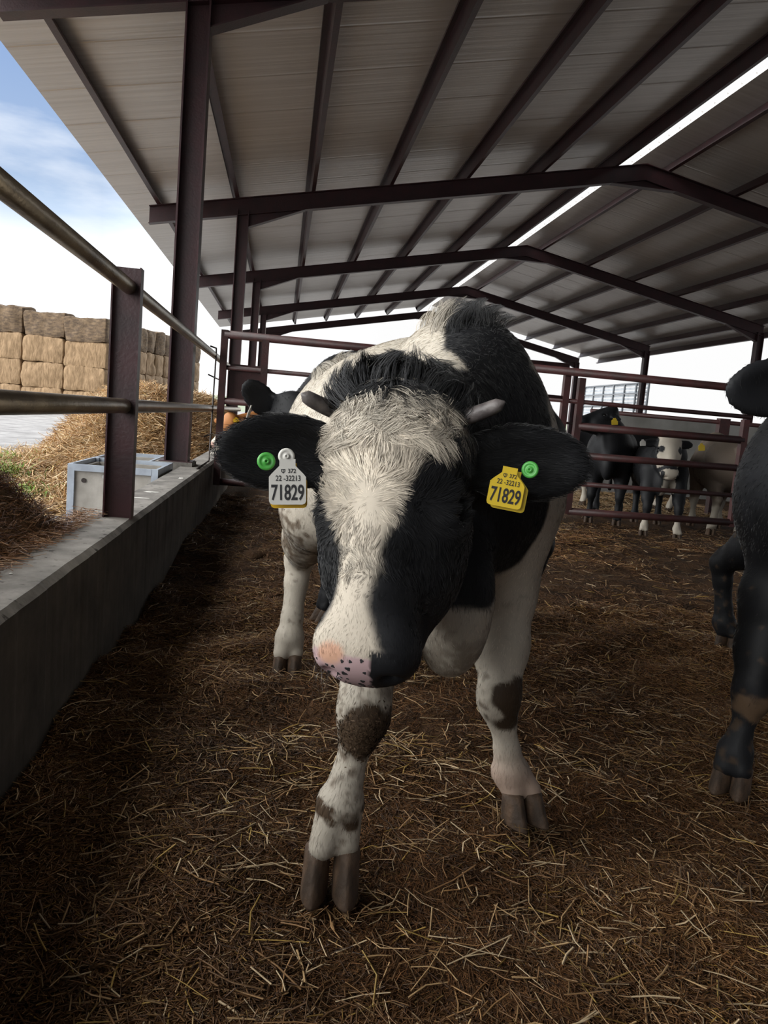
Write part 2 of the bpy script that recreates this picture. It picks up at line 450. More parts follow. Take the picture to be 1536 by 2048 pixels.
# ---- steel frames: columns, rafters, haunches
ORD = ['nearest maroon steel portal frame, its tall column standing on the kerb beside the short post',
       'second maroon steel portal frame into the barn, crossing above the calf',
       'third maroon steel portal frame into the barn, between the second and fourth',
       'fourth maroon steel portal frame, its far column standing beyond the right pen gate',
       'last maroon steel portal frame at the open far end of the barn']
for k in range(5):
    y = Y0 + BAY * k
    root = tag(empty('portal_frame', (XR, y, 0)), ORD[k], 'portal frame', 'steel portal frames of the barn')
    O = (XR, y, 0)
    def part(b, nm): return b.build(nm, M['maroon'], root, None)
    for sx_ in (-1, 1):
        b = MB(); xc = sx_ * 6.635
        ztop = ZR - SL * 6.635 - 0.2
        base = 0.50 if sx_ < 0 else -0.05
        b.ibeam((xc, 0, base), (xc, 0, ztop), (0, 1, 0), (1, 0, 0), 0.187, 0.18, 0.014, 0.009)
        if sx_ < 0: b.box((xc - 0.13, -0.13, 0.497), (xc + 0.13, 0.13, 0.512))
        part(b, 'column')
        b = MB(); xe = sx_ * (8.087 if sx_ < 0 else 6.73)
        hh = 0.27
        p0 = (0, 0, ZR - hh / 2 * 1.02); p1 = (xe, 0, ZR - SL * abs(xe) - hh / 2 * 1.02)
        b.ibeam(p0, p1, (0, 1, 0), (0, 0, 1), hh, 0.14, 0.012, 0.008)
        part(b, 'rafter')
        # knee haunch
        xi = sx_ * 6.542; xo = sx_ * 5.66
        zi, zo = ZR - SL * 6.542 - 0.46, ZR - SL * 5.66 - hh
        b = MB()
        tri = [(xi, ZR - SL * 6.542 - hh + 0.01), (xo, zo + 0.01), (xi, zi)]
        if sx_ > 0: tri = tri[::-1]
        b.prism(tri, (0, -0.005, 0), (0, 0.005, 0), (1, 0, 0), (0, 0, 1))
        b.prism([(-0.07, -0.006), (0.07, -0.006), (0.07, 0.006), (-0.07, 0.006)], (xi, 0, zi), (xo, 0, zo), (0, 1, 0), (0, 0, 1))
        part(b, 'knee_haunch')
    b = MB(); za = ZR - SL * 0.57 - 0.27
    b.prism([(-0.57, za), (0.57, za), (0, ZR - 0.265)], (0, -0.005, 0), (0, 0.005, 0), (1, 0, 0), (0, 0, 1))
    b.box((-0.57, -0.07, za - 0.006), (0.57, 0.07, za + 0.006))
    part(b, 'ridge_haunch')

# ---- purlins running the length of the barn
PX = [-2.17, -0.97, 0.22, 1.47, 2.72, 3.97, 5.24, 6.24, 7.50, 8.75, 10.0, 11.25, 12.45, 13.3]
PW = ['lowest roof purlin along the eave above the kerb', 'second roof purlin up from the eave above the kerb', 'third roof purlin up from the kerb side eave',
      'fourth roof purlin up from the kerb side eave', 'fifth roof purlin up from the kerb side eave', 'second roof purlin down from the ridge gap on the kerb side',
      'first roof purlin beside the ridge gap on the kerb side', 'first roof purlin beyond the ridge gap', 'second roof purlin beyond the ridge gap',
      'third roof purlin beyond the ridge gap', 'fourth roof purlin beyond the ridge gap', 'fifth roof purlin beyond the ridge gap',
      'sixth roof purlin beyond the ridge gap, above the far columns', 'last roof purlin beyond the ridge gap, along the far eave']
for x, w in zip(PX, PW):
    s = 1 if x < XR else -1
    up = Vector((-SL * s, 0, 1)).normalized(); sd = Vector((1, 0, SL * s)).normalized()
    h, fw, tk = 0.19, 0.062 * s, 0.006 * s
    prof = [(0, 0), (fw, 0), (fw, 0.022), (fw - tk, 0.022), (fw - tk, 0.006), (tk, 0.006), (tk, h - 0.006), (-fw + tk, h - 0.006), (-fw + tk, h - 0.022), (-fw, h - 0.022), (-fw, h), (0, h)]
    if s < 0: prof = prof[::-1]
    b = MB(); b.prism(prof, (x, ROOF_Y0 + 0.1, zr_top(x)), (x, ROOF_Y1 - 0.02, zr_top(x)), sd, up)
    tag(b.build('roof_purlin', M['maroon']), 'maroon steel ' + w, 'purlin', 'roof purlins')

# ================================================================== FENCE ALONG THE KERB
b = MB(); b.ibeam((-0.677, 3.42, 0.47), (-0.677, 3.42, 1.525), (0, 1, 0), (1, 0, 0), 0.118, 0.064, 0.0065, 0.005)
fp = tag(b.build('fence_post', M['maroon']), 'short maroon steel post standing on the kerb wall, rails passing through it', 'fence post')
for z, lab in ((1.447, 'upper round steel rail running over the kerb wall'), (0.953, 'lower round steel rail running over the kerb wall')):
    b = MB(); b.tube([(-0.675, -1.5, z), (-0.67, 3.4, z), (-0.665, 12.0, z - 0.004)], 0.031, 16)
    tag(b.build('fence_rail', M['rail']), lab, 'rail', 'rails over the kerb wall')
# bent rod latch
b = MB()
b.tube([(-0.64, 6.75, 1.475), (-0.64, 7.28, 1.50), (-0.64, 7.30, 1.47), (-0.64, 7.17, 0.49), (-0.64, 7.12, 0.478), (-0.64, 6.20, 0.478)], 0.0075, 8)
rd = tag(b.build('rod_latch', M['rod']), 'thin bent steel rod standing upright on the kerb in front of the gate', 'steel rod')
for z, ya, yb in ((1.235, 6.70, 7.75), (0.72, 6.62, 7.4)):
    b = MB(); b.tube([(-0.64, ya, z), (-0.64, yb, z)], 0.007, 8); b.build('crossbar', M['rod'], rd)

# ================================================================== PEN DIVIDER AND GATES
GY_ = 7.0
def gate(name, label, x0, x1, ups, rails, plate=None):
    root = tag(empty(name, (0, GY_, 0)), label, 'gate')
    for x, za, zb in ups:
        b = MB(); b.box((x - 0.03, -0.03, za), (x + 0.03, 0.03, zb)); b.build('upright', M['gate'], root)
    for z, r, xa, xb in rails:
        b = MB(); b.tube([(xa, 0, z), (xb, 0, z)], r, 12); b.build('gate_rail', M['gate'], root)
    if plate:
        b = MB(); b.box((plate[0], 0.032, plate[1]), (plate[2], 0.045, plate[3])); b.build('plate', M['gate'], root)
    return root
gate('pen_gate', 'tall maroon tubular gate hinged at the kerb behind the calf', -0.55, 2.6,
     [(-0.548, 0.28, 1.645), (2.60, 0.26, 1.60), (1.1, 0.27, 1.60)] + [(-0.19, 1.06, 1.60)],
     [(1.607, 0.036, -0.55, 2.6), (1.322, 0.02, -0.55, 2.6), (1.03, 0.03, -0.55, 2.6), (0.66, 0.02, -0.55, 2.6), (0.31, 0.03, -0.55, 2.6)],
     (-0.49, 1.03, -0.18, 1.36))
gate('pen_gate', 'lower maroon tubular gate of five rails in front of the black calves', 2.75, 4.45,
     [(2.745, 0.24, 1.52), (4.44, 0.22, 1.27)],
     [(1.300, 0.021, 2.2, 4.5), (1.073, 0.036, 2.75, 4.44), (0.80, 0.033, 2.75, 4.44), (0.53, 0.022, 2.75, 4.44), (0.262, 0.034, 2.75, 4.44)])
b = MB(); b.tube([(2.15, 6.94, 1.565), (6.4, 6.94, 1.555)], 0.037, 14)
tag(b.build('divider_rail', M['gate']), 'stout maroon tube running above the five rail pen gate', 'rail')
b = MB(); b.tube([(4.3, 10.5, 1.345), (11.5, 10.5, 1.345)], 0.03, 12)
b.box((6.24, 10.45, -0.05), (6.40, 10.55, 1.40))
tag(b.build('pen_rail', M['gate']), 'red rail on a post across the farther pen, before the pale concrete wall', 'rail')
b = MB(); b.tube([(2.4, 12.5, 1.70), (4.2, 12.5, 1.66)], 0.022, 10); b.tube([(2.62, 12.5, 0.0), (2.62, 12.5, 1.70)], 0.022, 10); b.tube([(2.4, 12.5, 1.2), (5.2, 12.5, 1.17)], 0.022, 10)
tag(b.build('pen_rail', M['gate']), 'thin rail and upright of the farther pen behind the black calves', 'rail')
b = MB(); b.box((5.6, 13.4, -0.1), (12.2, 13.6, 1.46))
tag(b.build('wall_back', M['farwall']), 'pale concrete panel wall behind the far pen', 'wall', kind='structure')

# ================================================================== SLATTED TRAILER OUTSIDE
tr = tag(empty('slatted_screen', (15.2, 31.2, 0)), 'grey slatted metal screen outside beyond the far columns', 'screen')
b = MB()
for i in range(17):
    z = 0.85 + i * 0.155
    b.box((0.03, 0, z), (0.055, 7.0, z + 0.10))
b.build('slats', M['slat'], tr)
b = MB()
for j in range(7):
    b.box((-0.03, j * 7 / 6 - 0.045, -0.06), (0.03, j * 7 / 6 + 0.045, 3.46))
b.build('posts', M['slat_frame'], tr)
b = MB()
for z in (0.82, 1.42, 1.94, 2.46, 2.98, 3.42):
    b.box((-0.035, -0.04, z), (0.02, 7.04, z + 0.055))
b.build('rails', M['slat_frame'], tr)
tag(tr, kind='thing')

# ================================================================== BALE STACK
def bale_mesh(seed, sx, sy, sz, mats, name):
    nA = 12
    bm_v = []; bm_f = []
    nz = Noise(seed, [2.2, 6, 14], [0.034, 0.026, 0.016])
    def P(a, b, c):    # rounded block -1..1
        v = np.array([a, b, c], float)
        return v
    def face(fix, val, nu, nv):
        base = len(bm_v)
        ax = [i for i in range(3) if i != fix]
        for i in range(nu + 1):
            for j in range(nv + 1):
                p = [0, 0, 0]; p[fix] = val; p[ax[0]] = -1 + 2 * i / nu; p[ax[1]] = -1 + 2 * j / nv
                bm_v.append(p)
        flip = (val > 0) == (fix == 1)
        for i in range(nu):
            for j in range(nv):
                q = [base + i*(nv+1)+j, base + (i+1)*(nv+1)+j, base + (i+1)*(nv+1)+j+1, base + i*(nv+1)+j+1]
                bm_f.append(q[::-1] if flip else q)
    for fix, (nu, nv) in ((0, (8, 8)), (1, (18, 8)), (2, (18, 8))):
        for val in (-1, 1): face(fix, val, nu, nv)
    V = np.array(bm_v, float); S = np.array([sx, sy, sz]) / 2
    n4 = np.abs(V) ** 14
    V = V / (n4.sum(1) ** (1 / 14))[:, None] * 1.0
    Pw = V * S
    nrm = V / np.linalg.norm(V, axis=1)[:, None]
    d = nz(Pw)
    # strings pull the bale in along its length
    d = d - 0.018 * (np.cos(Pw[:, 0] * 2 * math.pi / 0.42) > 0.8)
    Pw = Pw + nrm * d[:, None]
    # merge identical edge points by position noise being a function of position
    return np_mesh(name, Pw, np.array(bm_f), mats, True)
th = math.radians(13)
FD = np.array([-math.cos(th), math.sin(th)]); SD = np.array([math.sin(th), math.cos(th)])
corner = np.array([-8.45, 38.4])
BL, BD, BH = 2.1, 1.2, 1.16
meshes = [bale_mesh(40 + i, BL * 1.012, BD * 1.01, BH * 1.01, M['bale'], 'bale') for i in range(3)]
meshes_t = [bale_mesh(50 + i, BL * 1.0, BD, BH, M['bale_top'], 'bale_weathered') for i in range(2)]
RW = ['the bottom row', 'the second row up', 'row two from the top', 'the weathered top row']
CW = ['at the near corner', 'second along the front from the corner', 'third along the front from the corner', 'fourth along the front from the corner']
SW = ['', 'second', 'third', 'fourth', 'fifth', 'sixth', 'seventh', 'eighth', 'ninth', 'tenth', 'last']
rb = random.Random(4)
for row in range(4):
    spots = [(c, 0) for c in range(4)] + [(0, d) for d in range(1, 11)]
    for c, d in spots:
        me = (meshes_t if row == 3 else meshes)[rb.randrange(2 if row == 3 else 3)]
        o = obj('straw_bale', me)
        p = corner + FD * (BL * (c + 0.5)) + SD * (BD * (d + 0.5)) + SD * rb.uniform(-.04, .04) + FD * rb.uniform(-.03, .03)
        lift = 1.0 + 0.028 * c + 0.004 * d
        o.location = (p[0], p[1], -0.06 + (BH * (row + 0.5)) * lift)
        o.scale = (1.0, 1.0, lift * 1.02)
        o.rotation_euler = (0, rb.uniform(-.012, .012), -th + math.pi * rb.randrange(2))
        where = CW[c] if d == 0 else SW[d] + ' along the shaded side'
        tag(o, ('straw bale in %s, %s' % (RW[row], where)), 'straw bale', 'straw bales of the big stack')

# ================================================================== TROUGHS
def trough(x0, x1, y0, y1, z1, label):
    root = tag(empty('feed_trough', ((x0 + x1) / 2, (y0 + y1) / 2, -0.06)), label, 'trough', 'feed troughs outside the kerb')
    ox, oy, oz = root.location
    X0, X1, YA, YB, Z1 = x0 - ox, x1 - ox, y0 - oy, y1 - oy, z1 - oz
    b = MB(); w = 0.035; zb = 0.19
    b.box((X0 + .02, YA + .02, zb), (X1 - .02, YA + .02 + w, Z1 - .03)); b.box((X0 + .02, YB - .02 - w, zb), (X1 - .02, YB - .02, Z1 - .03))
    b.box((X0 + .02, YA + .02 + w, zb), (X0 + .02 + w, YB - .02 - w, Z1 - .03)); b.box((X1 - .02 - w, YA + .02 + w, zb), (X1 - .02, YB - .02 - w, Z1 - .03))
    b.box((X0 + .02, YA + .02, zb - .03), (X1 - .02, YB - .02, zb)); b.build('basin', M['concrete'], root)
    b = MB(); t_ = 0.045
    for (xa, ya) in ((X0, YA), (X1 - t_, YA), (X0, YB - t_), (X1 - t_, YB - t_)):
        b.box((xa, ya, 0), (xa + t_, ya + t_, Z1))
    b.box((X0 + t_, YA - .002, Z1 - t_), (X1 - t_, YA + .02, Z1)); b.box((X0 + t_, YB - .02, Z1 - t_), (X1 - t_, YB, Z1))
    b.box((X0, YA + t_, Z1 - t_), (X0 + .02, YB - t_, Z1)); b.box((X1 - .02, YA + t_, Z1 - t_), (X1, YB - t_, Z1))
    b.build('frame', M['bluegrey'], root)
    b = MB(); b.tube([(X0 + .105, YA + .012, Z1 - .11), (X0 + .105, YA + .019, Z1 - .11)], 0.016, 14); b.build('hole_shade_disc', M['rod'], root)  # dark disc stands for the shade inside a hole, no opening cut
    b = MB(); b.tube([(X0 + .24, YA - .004, Z1 - .075), (X0 + .24, YA + .019, Z1 - .075)], 0.013, 6); b.build('bolt', M['zinc'], root)
    return root
trough(-1.43, -0.83, 5.48, 6.22, 0.51, 'nearer blue grey framed concrete trough beside the short post')
trough(-1.46, -1.02, 6.32, 7.15, 0.50, 'farther blue grey framed trough, just past the nearer one, left of the tall column')
# ================================================================== CATTLE
def unit(v):
    v = np.asarray(v, float); return v / np.linalg.norm(v)

class Vol:
    """signed distance volume, smooth unions of tapered capsules and ellipsoids"""
    BG = 0.12
    def __init__(s, lo, hi, vox):
        s.lo = np.array(lo, float); s.vox = vox
        s.n = np.ceil((np.array(hi, float) - s.lo) / vox).astype(int) + 1
        s.g = np.full(s.n, s.BG, dtype=np.float32)
    def _box(s, lo, hi):
        a = np.clip(np.floor((np.asarray(lo) - s.lo) / s.vox).astype(int), 0, s.n)
        b = np.clip(np.ceil((np.asarray(hi) - s.lo) / s.vox).astype(int) + 1, 0, s.n)
        if (b <= a).any(): return None
        ax = [(s.lo[i] + s.vox * np.arange(a[i], b[i])).astype(np.float32) for i in range(3)]
        P = np.stack(np.meshgrid(*ax, indexing='ij'), -1)
        return tuple(slice(a[i], b[i]) for i in range(3)), P
    def _mix(s, sl, d, k, sub):
        g = s.g[sl]
        if sub:
            h = np.maximum(k - np.abs(g + d), 0) / k
            s.g[sl] = np.maximum(g, -d) + h * h * k * 0.25
        else:
            h = np.maximum(k - np.abs(g - d), 0) / k
            s.g[sl] = np.minimum(g, d) - h * h * k * 0.25
    def ell(s, c, r, axes=None, k=0.04, sub=False):
        c = np.asarray(c, float); r = np.asarray(r, float)
        A = np.eye(3) if axes is None else np.array(axes, float)
        ext = np.sqrt(((A * r[:, None]) ** 2).sum(0)) + k + 0.02
        q = s._box(c - ext, c + ext)
        if q is None: return
        sl, P = q
        X = (P - c.astype(np.float32)) @ A.T.astype(np.float32)
        k0 = np.sqrt(((X / r.astype(np.float32)) ** 2).sum(-1)) + 1e-6
        k1 = np.sqrt(((X / (r * r).astype(np.float32)) ** 2).sum(-1)) + 1e-6
        s._mix(sl, k0 * (k0 - 1) / k1, k, sub)
    def cap(s, a, b, ra, rb, k=0.03, flat=None, sub=False):
        a = np.asarray(a, float); b = np.asarray(b, float); R = max(ra, rb)
        mlt = 1.0
        if flat is not None: mlt = max(1.0, flat[1])
        m_ = R * mlt + k + 0.02
        q = s._box(np.minimum(a, b) - m_, np.maximum(a, b) + m_)
        if q is None: return
        sl, P = q
        ab = (b - a).astype(np.float32); X = P - a.astype(np.float32)
        t_ = np.clip((X @ ab) / max(float(ab @ ab), 1e-9), 0, 1)
        D = X - t_[..., None] * ab
        if flat is not None:
            f = unit(flat[0]).astype(np.float32); comp = D @ f
            D = D + (comp * (1.0 / flat[1] - 1.0))[..., None] * f
        d = np.sqrt((D * D).sum(-1)) - (ra + t_ * (rb - ra))
        s._mix(sl, d, k, sub)
    def chain(s, pts, rs, k=0.02, flat=None):
        for i in range(len(pts) - 1): s.cap(pts[i], pts[i + 1], rs[i], rs[i + 1], k, flat)
    def mesh(s, smooth=2):
        g = openvdb.FloatGrid(); g.background = s.BG if hasattr(g, 'background') else s.BG
        g.copyFromArray(np.ascontiguousarray(s.g))
        v, q = g.convertToQuads(isovalue=0.0)
        v = np.array(v, dtype=np.float64); q = np.array(q, dtype=np.int64)
        V = v * s.vox + s.lo
        for _ in range(smooth):
            acc = np.zeros_like(V); cnt = np.zeros(len(V))
            for i in range(4):
                a, b = q[:, i], q[:, (i + 1) % 4]
                for c_ in range(3):
                    acc[:, c_] += np.bincount(a, V[b, c_], len(V)) + np.bincount(b, V[a, c_], len(V))
                cnt += np.bincount(a, minlength=len(V)) + np.bincount(b, minlength=len(V))
            V = V * 0.5 + 0.5 * acc / np.maximum(cnt, 1)[:, None]
        e1 = V[q[:, 2]] - V[q[:, 0]]; e2 = V[q[:, 3]] - V[q[:, 1]]
        fn = np.cross(e1, e2)
        # outward orientation: signed volume must be positive
        vol = (V[q].mean(1) * fn).sum()
        if vol < 0: q = q[:, ::-1]; fn = -fn
        nrm = np.zeros_like(V)
        for i in range(4):
            for c_ in range(3): nrm[:, c_] += np.bincount(q[:, i], fn[:, c_], len(V))
        nrm /= np.linalg.norm(nrm, axis=1)[:, None] + 1e-12
        return V, q, nrm

class Head:
    """head frame: u towards the animal's left, v from poll to nose, w out of the forehead"""
    def __init__(s, O, A, U, sc=1.0):
        s.O = np.asarray(O, float); s.A = unit(A)
        U = np.asarray(U, float); s.U = unit(U - s.A * (U @ s.A)); s.W = unit(np.cross(s.A, s.U))
        s.R = np.array([s.U, s.A, s.W]); s.s = sc
    def p(s, u, v, w): return s.O + s.s * (u * s.U + v * s.A + w * s.W)
    def loc(s, P): return ((np.asarray(P) - s.O) @ s.R.T) / s.s
    def d(s, u, v, w): return unit(u * s.U + v * s.A + w * s.W)

def head_sdf(vol, H, ears):
    s = H.s
    E = lambda c, r, k=0.03, sub=False: vol.ell(H.p(*c), np.array(r) * s, H.R, k * s, sub)
    Cc = lambda a, b, ra, rb, k=0.03, flat=None: vol.cap(H.p(*a), H.p(*b), ra * s, rb * s, k * s, flat)
    E((0, .075, -.095), (.120, .11, .10), .04)             # skull
    E((0, .11, -.055), (.118, .12, .055), .04)             # forehead
    E((0, .010, -.05), (.098, .05, .055), .03)             # poll
    for q in (-1, 1):
        E((q * .098, .185, -.085), (.036, .05, .045), .03)  # orbit
        E((q * .074, .230, -.150), (.064, .14, .105), .04)    # cheek
        Cc((q * .068, .18, -.235), (q * .042, .41, -.145), .052, .040, .04)   # jaw
        E((q * .050, .435, -.058), (.040, .05, .048), .03)  # nostril wing
    Cc((0, .17, -.062), (0, .43, -.062), .072, .062, .04)  # nasal bridge
    Cc((0, .30, -.10), (0, .42, -.09), .060, .060, .04)
    E((0, .450, -.078), (.080, .045, .066), .03)           # muzzle
    E((0, .425, -.142), (.056, .05, .038), .02)            # chin
    E((0, .467, -.131), (.09, .05, .005), .010, True)     # mouth line
    for q in (-1, 1):
        Ax = np.array([H.d(.8, q * -.25, q * .5), H.d(q * .25, 1, 0), H.d(-.5 * q, 0, .85)])
        vol.ell(H.p(q * .050, .483, -.050), np.array((.011, .022, .019)) * s, Ax, .012 * s, True)
        E((q * .118, .186, -.075), (.020, .024, .018), .012, True)  # eye socket
    for (b, ax, wd, L_, face) in ears:
        # leaf shaped ear: base point, axis, width direction, length, direction the cup faces
        ax = unit(ax); wd = unit(np.asarray(wd) - ax * (np.asarray(wd) @ ax)); fc = np.cross(ax, wd)
        if fc @ np.asarray(face) < 0: fc = -fc
        c = np.asarray(b) + ax * L_ * 0.53
        Rm = np.array([ax, wd, fc])
        vol.cap(np.asarray(b) - ax * L_ * .1, np.asarray(b) + ax * L_ * .28, .036 * s, .034 * s, .02 * s)
        vol.ell(c, (L_ * .52, L_ * .285, .022 * s), Rm, .02 * s)
        vol.ell(c + fc * .021 * s + ax * .004, (L_ * .42, L_ * .19, .018 * s), Rm, .012 * s, True)

def leg_front(vol, sh, el, kn, fet, cor, k, lat, fwd):
    vol.cap(sh, el, .155 * k, .105 * k, .08 * k, (lat, .75))
    mid = el * .45 + kn * .55
    vol.chain([el, mid, kn + [0, 0, .05 * k]], [.092 * k, .068 * k, .052 * k], .04 * k)
    vol.ell(kn, np.array([.056, .058, .066]) * k, None, .03 * k)
    a = kn + (fet - kn) * .28; b = kn + (fet - kn) * .72
    vol.chain([kn, a, b, fet], [.045 * k, .034 * k, .031 * k, .040 * k], .02 * k)
    vol.ell(fet, np.array([.044, .046, .042]) * k, None, .02 * k)
    for q in (-1, 1):
        vol.cap(fet + lat * q * .012 * k, cor + lat * q * .025 * k, .036 * k, .029 * k, .014 * k)
    vol.ell(fet - fwd * .042 * k + np.array([0, 0, -.012]), np.array([.018, .018, .02]) * k, None, .012 * k)

def leg_hind(vol, hip, stifle, hock, fet, cor, k, lat, fwd):
    k = k * 1.12
    vol.cap(hip, stifle, .17 * k, .13 * k, .09 * k, (lat, .72))
    gas = stifle * .4 + hock * .6
    vol.chain([stifle, gas, hock], [.125 * k, .080 * k, .050 * k], .05 * k, (lat, .85))
    vol.cap(hock - fwd * .025 * k + np.array([0, 0, .035 * k]), hock, .026 * k, .04 * k, .03 * k)
    vol.cap(hock - fwd * .03 * k + np.array([0, 0, .05 * k]), gas - fwd * .03 * k + np.array([0, 0, .06 * k]), .018 * k, .03 * k, .04 * k)
    a = hock + (fet - hock) * .3; b = hock + (fet - hock) * .75
    vol.chain([hock, a, b, fet], [.050 * k, .039 * k, .035 * k, .042 * k], .02 * k)
    vol.ell(fet, np.array([.044, .046, .042]) * k, None, .02 * k)
    for q in (-1, 1):
        vol.cap(fet + lat * q * .012 * k, cor + lat * q * .024 * k, .036 * k, .028 * k, .014 * k)

HOOF_ME = {}
def claw_mesh():
    """one claw: rounded wedge, sole at z=0, toe towards +y, coronet at the top"""
    n = 20; rings = []
    for j, z in enumerate([0, .004, .02, .04, .06, .074, .08]):
        f = z / .08
        ring = []
        for i in range(n):
            a = 2 * math.pi * i / n
            cx, cy = math.cos(a), math.sin(a)
            wx = .0275 * (1 - .06 * f) * (0.93 if j == 0 else 1) * (0.62 if j == 6 else 1)
            ly = .060 * (1 - .42 * f) * (0.97 if j == 0 else 1) * (0.7 if j == 6 else 1)
            yy = ly * (cy if cy > 0 else cy * .8) - .020 * f
            taper = 1 - .30 * max(0, cy) ** 2
            ring.append((wx * cx * taper, yy, z))
        rings.append(ring)
    vs = [v for r in rings for v in r]
    fs = [(j*n+i, j*n+(i+1) % n, (j+1)*n+(i+1) % n, (j+1)*n+i) for j in range(6) for i in range(n)]
    fs += [tuple(range(n - 1, -1, -1)), tuple(range(6 * n, 7 * n))]
    b = MB(); b.add(vs, fs, True)
    me = bpy.data.meshes.new('hoof_claw'); me.from_pydata(b.v, [], b.f)
    me.polygons.foreach_set('use_smooth', b.sm); me.materials.append(M['hoof']); me.update()
    return me
CLAW = claw_mesh()
def add_hoof(root, at, fwd, k, dz=0.0, spread=.028, sink=0.0, h=1.0):
    ang = math.atan2(-fwd[0], fwd[1])
    sd = np.array([fwd[1], -fwd[0], 0])
    for q in (-1, 1):
        o = obj('hoof_claw', CLAW, root)
        p = np.asarray(at) + sd * q * spread * k
        o.location = (p[0], p[1], p[2] - sink)
        o.rotation_euler = (0, 0, ang - q * 0.07); o.scale = (k, k, k * h)

def sample_surface(V, Q, Nn, weight, count, rng):
    T = np.concatenate([Q[:, [0, 1, 2]], Q[:, [0, 2, 3]]])
    a, b, c = V[T[:, 0]], V[T[:, 1]], V[T[:, 2]]
    ar = np.linalg.norm(np.cross(b - a, c - a), axis=1) * .5
    w = ar * (weight[T].mean(1) if weight is not None else 1)
    cdf = np.cumsum(w); pick = np.searchsorted(cdf, rng.random(count) * cdf[-1])
    pick = np.clip(pick, 0, len(T) - 1)
    r1, r2 = np.sqrt(rng.random(count)), rng.random(count)
    b0, b1, b2 = (1 - r1)[:, None], (r1 * (1 - r2))[:, None], (r1 * r2)[:, None]
    t_ = T[pick]
    P = V[t_[:, 0]] * b0 + V[t_[:, 1]] * b1 + V[t_[:, 2]] * b2
    n = Nn[t_[:, 0]] * b0 + Nn[t_[:, 1]] * b1 + Nn[t_[:, 2]] * b2
    n /= np.linalg.norm(n, axis=1)[:, None] + 1e-9
    return P, n

def strands(name, P, n, D, length, width, color, mat_, parent, rng, segs=3, lift=0.35, lift_end=-0.2, roll=1.0, shade=0.75, jitter=0.25, clump=None):
    """tapered ribbons: start along D lifted off the skin, ends laid down; shading normal stays near the skin's"""
    m_ = len(P)
    D = D + rng.normal(scale=jitter, size=D.shape)
    D = D - n * (D * n).sum(1)[:, None]
    D /= np.linalg.norm(D, axis=1)[:, None] + 1e-9
    length = np.broadcast_to(np.asarray(length, float), (m_,)) * rng.uniform(.7, 1.25, m_)
    width = np.broadcast_to(np.asarray(width, float), (m_,))
    lift = np.broadcast_to(np.asarray(lift, float), (m_,)); lift_end = np.broadcast_to(np.asarray(lift_end, float), (m_,))
    a = rng.uniform(-roll, roll, m_)[:, None]
    S = np.cross(n, D) * np.cos(a) + n * np.sin(a)
    pts = [P - n * .001]
    cur = P - n * .001
    for j in range(segs):
        f = j / max(segs - 1, 1)
        lf = lift * (1 - f) + lift_end * f
        st = D + n * lf[:, None] + rng.normal(scale=.06, size=D.shape) * (j > 0)
        st /= np.linalg.norm(st, axis=1)[:, None]
        cur = cur + st * (length / segs)[:, None]; pts.append(cur)
    if clump:            # strands gather into locks towards their tips
        K, amt = clump
        ci = rng.choice(m_, K, replace=False); own = np.empty(m_, int)
        for i0 in range(0, m_, 4000):
            dd = ((P[i0:i0 + 4000, None, :] - P[ci][None]) ** 2).sum(-1); own[i0:i0 + 4000] = ci[dd.argmin(1)]
        for j in range(1, segs + 1):
            f = (j / segs) ** 1.2 * amt
            pts[j] = pts[j] * (1 - f) + pts[j][own] * f + (pts[0] - pts[0][own]) * f * .18
        color = color * (rng.uniform(.66, 1.16, m_)[own])[:, None]
    vs = []
    for j, p in enumerate(pts):
        wv = (width * (1 - .92 * (j / segs) ** 1.3) * .5)[:, None]
        vs += [p - S * wv, p + S * wv]
    nv = 2 * (segs + 1)
    Vv = np.stack(vs, 1).reshape(-1, 3)
    base = np.arange(m_)[:, None] * nv
    F = np.concatenate([np.stack([base[:, 0] + 2*j, base[:, 0] + 2*j + 2, base[:, 0] + 2*j + 3, base[:, 0] + 2*j + 1], 1) for j in range(segs)])
    cc = np.repeat(color * rng.uniform(1 - .28, 1.18, (m_, 1)), nv, 0)
    me = np_mesh(name, Vv, F, mat_, True, np.clip(cc, 0, 1))
    nn = n + rng.normal(scale=.25 * (1 - shade) + .05, size=n.shape)
    nn = nn * shade + np.cross(D, S) * 0
    nn /= np.linalg.norm(nn, axis=1)[:, None]
    vn = np.repeat(nn, nv, 0)
    me.normals_split_custom_set_from_vertices(vn.astype(np.float32))
    o = obj(name, me, parent)
    o['kind'] = 'stuff'
    return o

WHITE = np.array([.50, .452, .378]); BLACK = np.array([.0075, .0080, .0095]); PINK = np.array([.50, .31, .26])
MUD = np.array([.050, .032, .019]); TAN = np.array([.18, .142, .112])
VN1 = Noise(21, [9, 22, 60], [.5, .35, .25]); VN2 = Noise(22, [40, 110], [.6, .5]); VN4 = Noise(24, [330, 560], [.6, .5]); VN3 = Noise(23, [4, 9], [.6, .4])
def lerp(a, b, t): return a + (b - a) * np.clip(t, 0, 1)[..., None]
def sstep(x, a, b):
    t_ = np.clip((x - a) / (b - a), 0, 1); return t_ * t_ * (3 - 2 * t_)

def horn_obj(root, base, tip, bend, r):
    b = MB(); base, tip, bend = Vector(base), Vector(tip), Vector(bend)
    pts = []; rs = []
    for i in range(9):
        f = i / 8
        pts.append(base.lerp(tip, f) + bend * (4 * f * (1 - f)))
        rs.append(r * (1 - .25 * f) * (1 if f < .8 else math.sqrt(max(.02, 1 - ((f - .8) / .2) ** 2))))
    b.tube(pts, rs, 14)
    return b.build('horn', M['horn'], root)

